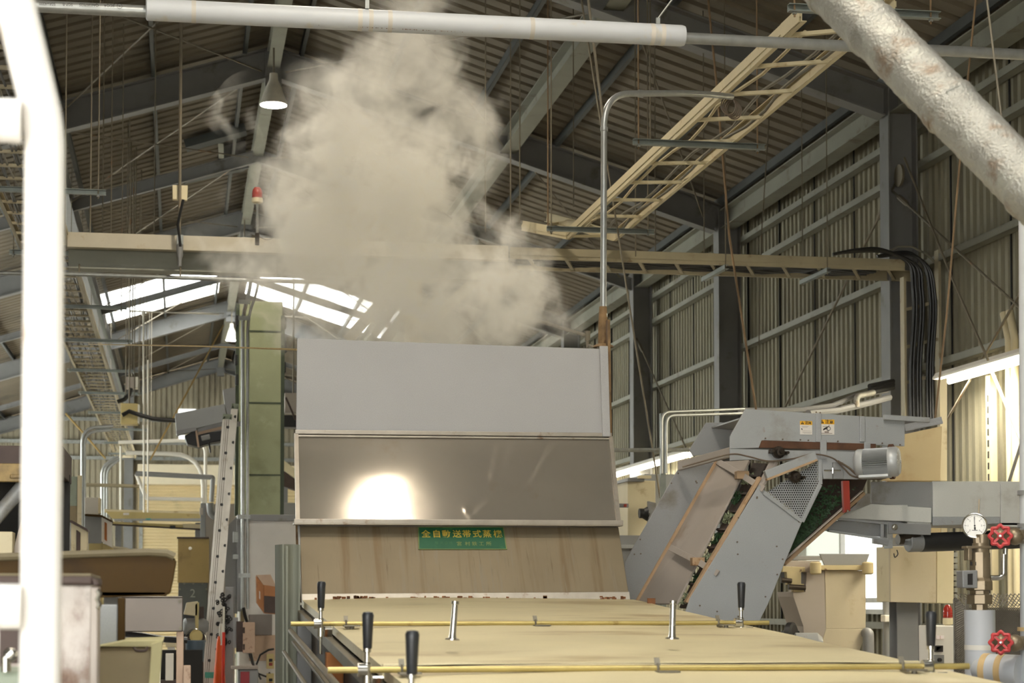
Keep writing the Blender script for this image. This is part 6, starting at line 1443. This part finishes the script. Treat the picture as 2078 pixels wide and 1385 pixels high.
# behind the hood on its left: bits seen between green column and hood
RBk = thing('rear_conveyor', 'cream inclined conveyor seen between green column and hood', 'conveyor', V((at(590, 1385, 33).x, 33, 0)))
quad(RBk, 'side', [(572, 930), (620, 968), (620, 985), (572, 950)], 33, m_cream, .3); quad(RBk, 'dark_underside', [(572, 952), (620, 988), (620, 1000), (572, 985)], 33.1, m_dkbr, .3); slab(RBk, 'post', 575, 975, 582, 1400, 33.2, m_steel, .1, floor=True)
RW = thing('rear_box', 'pale box with black bracket behind the right edge of the green column', 'box', at(590, 840, 30)); slab(RW, 'box', 578, 797, 612, 836, 30, m_gpb, .3); slab(RW, 'black_tray', 572, 842, 612, 866, 29.9, m_black, .3); part(RW, 'strut', m_dkbr, lambda mb: mb.bar(at(580, 806, 29.8), at(600, 852, 29.8), .03, .03)); part(RW, 'hanger', m_rod, lambda mb: mb.tube(at(595, 800, 30.1), V((at(595, 800, 30.1).x, 30.1, 8)), .012, 6))
slab(thing('rear_cabinet', 'dull grey cabinet low between the ladder and the hood, behind the green column', 'cabinet', V((at(590, 1385, 28).x, 28, 0))), 'body', 574, 1020, 640, 1060, 28, m_gpd, .3, floor=True)

# ================================================================== RIGHT MIDDLE BACKGROUND
WM = thing('white_machine', 'white sheet machine with black handle behind the right edge of the hood', 'machine', V((at(1300, 1385, 15.5).x, 15.8, 0)))
slab(WM, 'body', 1274, 975, 1330, 1086, 15.5, m_cream, .5); slab(WM, 'upper_box', 1308, 962, 1380, 1030, 15.6, m_gp, .5); slab(WM, 'cap', 1274, 969, 1308, 976, 15.45, m_gpd, .5); quad(WM, 'rail', rect(1296, 964, 1322, 970), 15.4, m_cream, .05)
slab(WM, 'base', 1250, 1086, 1340, 1140, 15.4, m_gpd, .6, floor=True); slab(WM, 'shelf', 1255, 1105, 1330, 1112, 15.35, m_gp, .1); part(WM, 'handle', m_black, lambda mb: (mb.tube(at(1297, 1041, 15.4), at(1312, 1041, 15.4), .04, 12), mb.lathe([(.03, -.05), (.06, 0), (.03, .05)], at(1313, 1042, 15.4), V((1, 0, 0)), 14)))
slab(WM, 'red_lamp', 1267, 1022, 1272, 1028, 15.3, m_redp, .03); slab(WM, 'arm', 1252, 1021, 1276, 1029, 15.34, m_steel, .03)
quad(WM, 'lever_plate', [(1316, 1016), (1332, 1020), (1328, 1060), (1316, 1070)], 15.35, m_gpd, .05)
# conduit run over the elevator
YK = 15.2
CR = thing('conduit_run', 'grey conduit on a strut post turning level above the elevator to the wall', 'pipe', V((at(1345, 1385, YK).x, YK, 0)))
part(CR, 'post', m_strut, lambda mb: mb.box((at(1341, 900, YK).x, YK, 0), (at(1351, 900, YK).x, YK+.04, at(1345, 838, YK).z)))
part(CR, 'conduit', m_pipe, lambda mb: mb.path(fillet([at(1343, 960, YK-.03), at(1343, 836, YK-.03), at(1510, 829, YK+.3)], .08, 6), .012, 8)); part(CR, 'conduit', m_pipe, lambda mb: mb.path(fillet([at(1352, 960, YK-.03), at(1352, 843, YK-.03), at(1510, 838, YK+.3)], .08, 6), .012, 8))
part(CR, 'level_pipe', m_galv, lambda mb: mb.tube(at(1243, 913, YK), at(1398, 912, YK+.2), .016, 8))
part(CR, 'hose', m_gpd, lambda mb: mb.path([at(x, y, q) for x, y, q in ((1500, 832, 15.6), (1620, 831, 15.9), (1690, 822, 16.2), (1735, 803, 16.5), (1800, 792, 16.8))], .022, 8)); part(CR, 'hose', m_gpd, lambda mb: mb.path([at(x, y, q) for x, y, q in ((1640, 838, 15.7), (1700, 832, 16.1), (1760, 818, 16.5), (1805, 806, 16.8))], .03, 8))
part(CR, 'silver_sleeve', m_foil, lambda mb: mb.path(fillet([at(1738, 826, 16.3), at(1738, 804, 16.3), at(1772, 796, 16.5)], .06, 5), .028, 10))
for dy, q in ((0, 16.5), (-8, 16.6), (-16, 16.7)): part(CR, 'black_hose', m_black, lambda mb: mb.tube(at(1765, 796+dy*.8, q), at(1812, 786+dy*.8, q+.3), .024, 10))
# cream sheet box lit by the wall lamp
CS = thing('cream_enclosure', 'stained cream sheet enclosure standing behind the elevator motor, lit by the wall lamp', 'cabinet', V((at(1870, 1385, 12.6).x, 12.6, 0)))
m_cs = M('stained_cream_sheet', (178, 160, 122), .6, .0, .06, 2.0, [((160, 132, 90), .5, 1.5, None)])
quad(CS, 'front', [(1818, 884), (1912, 864), (1908, 975), (1790, 975)], 12.6, m_cs, .02); part(CS, 'front', m_cs, lambda mb: mb.box((at(1800, 975, 12.61).x, 12.61, at(1800, 1090, 12.6).z), (at(1908, 975, 12.61).x, 12.63, at(1900, 972, 12.6).z)))
quad(CS, 'corner_post', [(1907, 770), (1922, 766), (1922, 975), (1908, 975)], 12.9, m_cream, .05); part(CS, 'corner_post', m_cream, lambda mb: mb.box((at(1909, 975, 12.91).x, 12.91, at(1800, 1095, 12.6).z), (at(1921, 975, 12.91).x, 12.95, at(1909, 975, 12.9).z)))
# wall pipes beside the right lamp
for k, x in enumerate((2052, 2064)):
    q0 = atX(x, 1100, 7.06); q1 = atX(x-4, 790, 7.06)
    o = MB().path([V((7.06, q0.y, 0)), V((7.06, q0.y, LZ+.25)), V((7.06, q0.y+.1, LZ+.5))], .035, 10).build('wall_pipe', m_cream); tag(o, 'cream pipe rising to the right wall lamp, %s of two' % ('left' if k == 0 else 'right'), 'pipe')
q0, q1 = atX(2017, 1000, 7.1), atX(2013, 762, 7.1)
SR = thing('slotted_rail', 'cream slotted rail standing on the ribbed right wall under the lamp', 'rail', V((7.1, q1.y, 0))); part(SR, 'rail', m_cream, lambda mb: mb.box((7.06, q1.y-.05, 0), (7.12, q1.y+.05, q1.z))); part(SR, 'slots', m_dark, lambda mb: [mb.box((7.055, q1.y-.012, z), (7.07, q1.y+.012, z+.06)) for z in [1.6+.1*k for k in range(int((q1.z-1.7)/.1))]])
o = MB().tube(atX(2012, 752, 6.8), atX(2074, 900, 6.8), .014, 8).build('brace_rod', m_cream); tag(o, 'cream diagonal brace under the right wall lamp', 'rod')
o = MB().tube(atX(2072, 900, 6.8), atX(2045, 985, 6.8), .014, 8).build('brace_rod', m_steel); tag(o, 'grey diagonal brace below the cream one at the right wall', 'rod')

for x in (1830, 1900):
    q = at(x, 1020, 12.64); part(CS, 'wall_bracket', m_gpd, lambda mb: mb.bar(q, V((7.2, 12.9, q.z)), .04, .04))
# ================================================================== STEAM
# plume axis: height z -> centre x, half width (from the open top of the hood up to the roof)
YS = 11.1
prof = [(705, 870, 290), (650, 860, 320), (590, 822, 355), (520, 782, 348), (450, 764, 322), (380, 758, 290), (310, 742, 292), (250, 732, 284), (190, 742, 258), (130, 800, 185), (70, 838, 130), (10, 840, 110), (-60, 845, 95)]
rows = []
for (py_, cxp, hw) in prof:
    c = at(cxp, py_, YS); l_ = at(cxp-hw, py_, YS).x; r_ = at(cxp+hw, py_, YS).x
    rows.append((c.z, c.x, (r_-l_)/2))
z0, z1 = rows[0][0]-.12, rows[-1][0]
m_st = bpy.data.materials.new('white_steam'); m_st.use_nodes = True
nt = m_st.node_tree; N = nt.nodes; K = nt.links
N.remove(N['Principled BSDF'])
vol = N.new('ShaderNodeVolumePrincipled'); K.new(vol.outputs[0], N['Material Output'].inputs['Volume'])
vol.inputs['Color'].default_value = (1, .98, .93, 1); vol.inputs['Anisotropy'].default_value = .25
geo = N.new('ShaderNodeNewGeometry'); sep = N.new('ShaderNodeSeparateXYZ')
def mth(op, a, b=None, c=None, clamp=False):
    n = N.new('ShaderNodeMath'); n.operation = op; n.use_clamp = clamp
    for i, v in enumerate((a, b, c)):
        if v is None: continue
        if isinstance(v, (int, float)): n.inputs[i].default_value = v
        else: K.new(v, n.inputs[i])
    return n.outputs[0]
# turbulent warp of the position
def nz(scale, det, rough, w=None, off=(0, 0, 0), vec=None):
    mp = N.new('ShaderNodeMapping'); mp.inputs['Location'].default_value = off
    K.new(vec or geo.outputs['Position'], mp.inputs['Vector'])
    t = N.new('ShaderNodeTexNoise'); t.inputs['Scale'].default_value = scale; t.inputs['Detail'].default_value = det; t.inputs['Roughness'].default_value = rough
    K.new(mp.outputs[0], t.inputs['Vector']); return t
wn_ = nz(2.6, 2.0, .55, off=(3.1, 0, 1.7))
vm = N.new('ShaderNodeVectorMath'); vm.operation = 'SUBTRACT'; K.new(wn_.outputs['Color'], vm.inputs[0]); vm.inputs[1].default_value = (.5, .5, .5)
vs_ = N.new('ShaderNodeVectorMath'); vs_.operation = 'SCALE'; K.new(vm.outputs[0], vs_.inputs[0]); vs_.inputs['Scale'].default_value = .42
va = N.new('ShaderNodeVectorMath'); va.operation = 'ADD'; K.new(geo.outputs['Position'], va.inputs[0]); K.new(vs_.outputs[0], va.inputs[1])
K.new(va.outputs[0], sep.inputs[0])
X_, Y_, Z_ = sep.outputs
t_ = N.new('ShaderNodeMapRange'); t_.inputs['From Min'].default_value = z0; t_.inputs['From Max'].default_value = z1; K.new(Z_, t_.inputs['Value'])
def curve(vals):
    fc = N.new('ShaderNodeFloatCurve'); cv = fc.mapping.curves[0]
    fc.mapping.use_clip = False
    pts = [((z-z0)/(z1-z0), v) for z, v in vals]
    cv.points[0].location = pts[0]; cv.points[1].location = pts[-1]
    for p in pts[1:-1]: cv.points.new(*p)
    fc.mapping.update(); K.new(t_.outputs[0], fc.inputs['Value']); return fc.outputs[0]
cxc = curve([(z, x) for z, x, h in rows]); hwc = curve([(z, h) for z, x, h in rows])
dx = mth('DIVIDE', mth('SUBTRACT', X_, cxc), hwc)
dy = mth('DIVIDE', mth('SUBTRACT', Y_, YS), .62)
d2 = mth('SQRT', mth('ADD', mth('MULTIPLY', dx, dx), mth('MULTIPLY', dy, dy)))
n1 = nz(2.7, 6.0, .60, off=(0, 2.0, .4), vec=va.outputs[0])
n2 = nz(1.25, 2.0, .5, off=(7.7, 0, 3.3))
body = mth('SUBTRACT', 1.04, d2)
f = mth('ADD', body, mth('MULTIPLY', mth('SUBTRACT', n1.outputs['Fac'], .5), 3.0))
f = mth('ADD', f, mth('MULTIPLY', mth('SUBTRACT', n2.outputs['Fac'], .5), 1.1))
hc = at(556, 200, YS); sb = N.new('ShaderNodeVectorMath'); sb.operation = 'DISTANCE'; K.new(va.outputs[0], sb.inputs[0]); sb.inputs[1].default_value = hc
f = mth('SUBTRACT', f, mth('MULTIPLY', mth('SUBTRACT', 1.0, mth('DIVIDE', mth('MULTIPLY', sb.outputs['Value'], 1.0), .30), clamp=True), 2.6))
den = N.new('ShaderNodeMapRange'); den.interpolation_type = 'SMOOTHSTEP'; den.inputs['From Min'].default_value = .20; den.inputs['From Max'].default_value = .62
K.new(f, den.inputs['Value'])
edge = mth('SUBTRACT', 1.25, d2, clamp=True); edge = mth('MULTIPLY', edge, 4.0, clamp=True)
thin = curve([(rows[0][0], .55), (rows[1][0], .85), (rows[3][0], 1.0), (rows[6][0], .9), (rows[8][0], .62), (rows[10][0], .38), (rows[12][0], .10)])
DENS = 4.6
n3 = nz(5.2, 4.0, .6, off=(1.3, 5.0, 2.2), vec=va.outputs[0])
puff = N.new('ShaderNodeMapRange'); puff.interpolation_type = 'SMOOTHSTEP'; puff.inputs['From Min'].default_value = .36; puff.inputs['From Max'].default_value = .62
puff.inputs['To Min'].default_value = .2; puff.inputs['To Max'].default_value = 1.5; K.new(n3.outputs['Fac'], puff.inputs['Value'])
K.new(mth('MULTIPLY', puff.outputs[0], mth('MULTIPLY', mth('MULTIPLY', mth('MULTIPLY', den.outputs[0], edge), thin), DENS)), vol.inputs['Density'])
m_st.cycles.volume_step_rate = STEP
# lumpy closed hull around the plume
n, vs, fs = 28, [], []
rr = [(z0, rows[0][1], rows[0][2])]+rows[1:]
kk = 30
for i in range(kk+1):
    f_ = i/kk*(len(rr)-1); j = min(int(f_), len(rr)-2); q = f_-j
    z, x, h = [rr[j][s]*(1-q)+rr[j+1][s]*q for s in range(3)]
    for a_ in range(n):
        a = 2*math.pi*a_/n; g = 1.16+.10*mnoise.noise(V((math.cos(a)*1.4, z*1.5, math.sin(a)*1.4)))
        if z < HTR.z+.02: vs.append(V((min(max(x+math.cos(a)*h*g, HTL.x+.05), HTR.x-.02), YS+math.sin(a)*.48, max(z, HTL.z-.1))))
        else: vs.append(V((x+math.cos(a)*h*g, YS+math.sin(a)*.62*g, z)))
for i in range(kk):
    for a_ in range(n): fs.append((i*n+a_, i*n+(a_+1) % n, (i+1)*n+(a_+1) % n, (i+1)*n+a_))
fs += [tuple(range(n))[::-1], tuple(range(kk*n, kk*n+n))]
o = MB().add(vs, fs, True).build('steam', m_st, kind='stuff')
tag(o, 'white steam billowing up from the open top of the hood', 'steam')
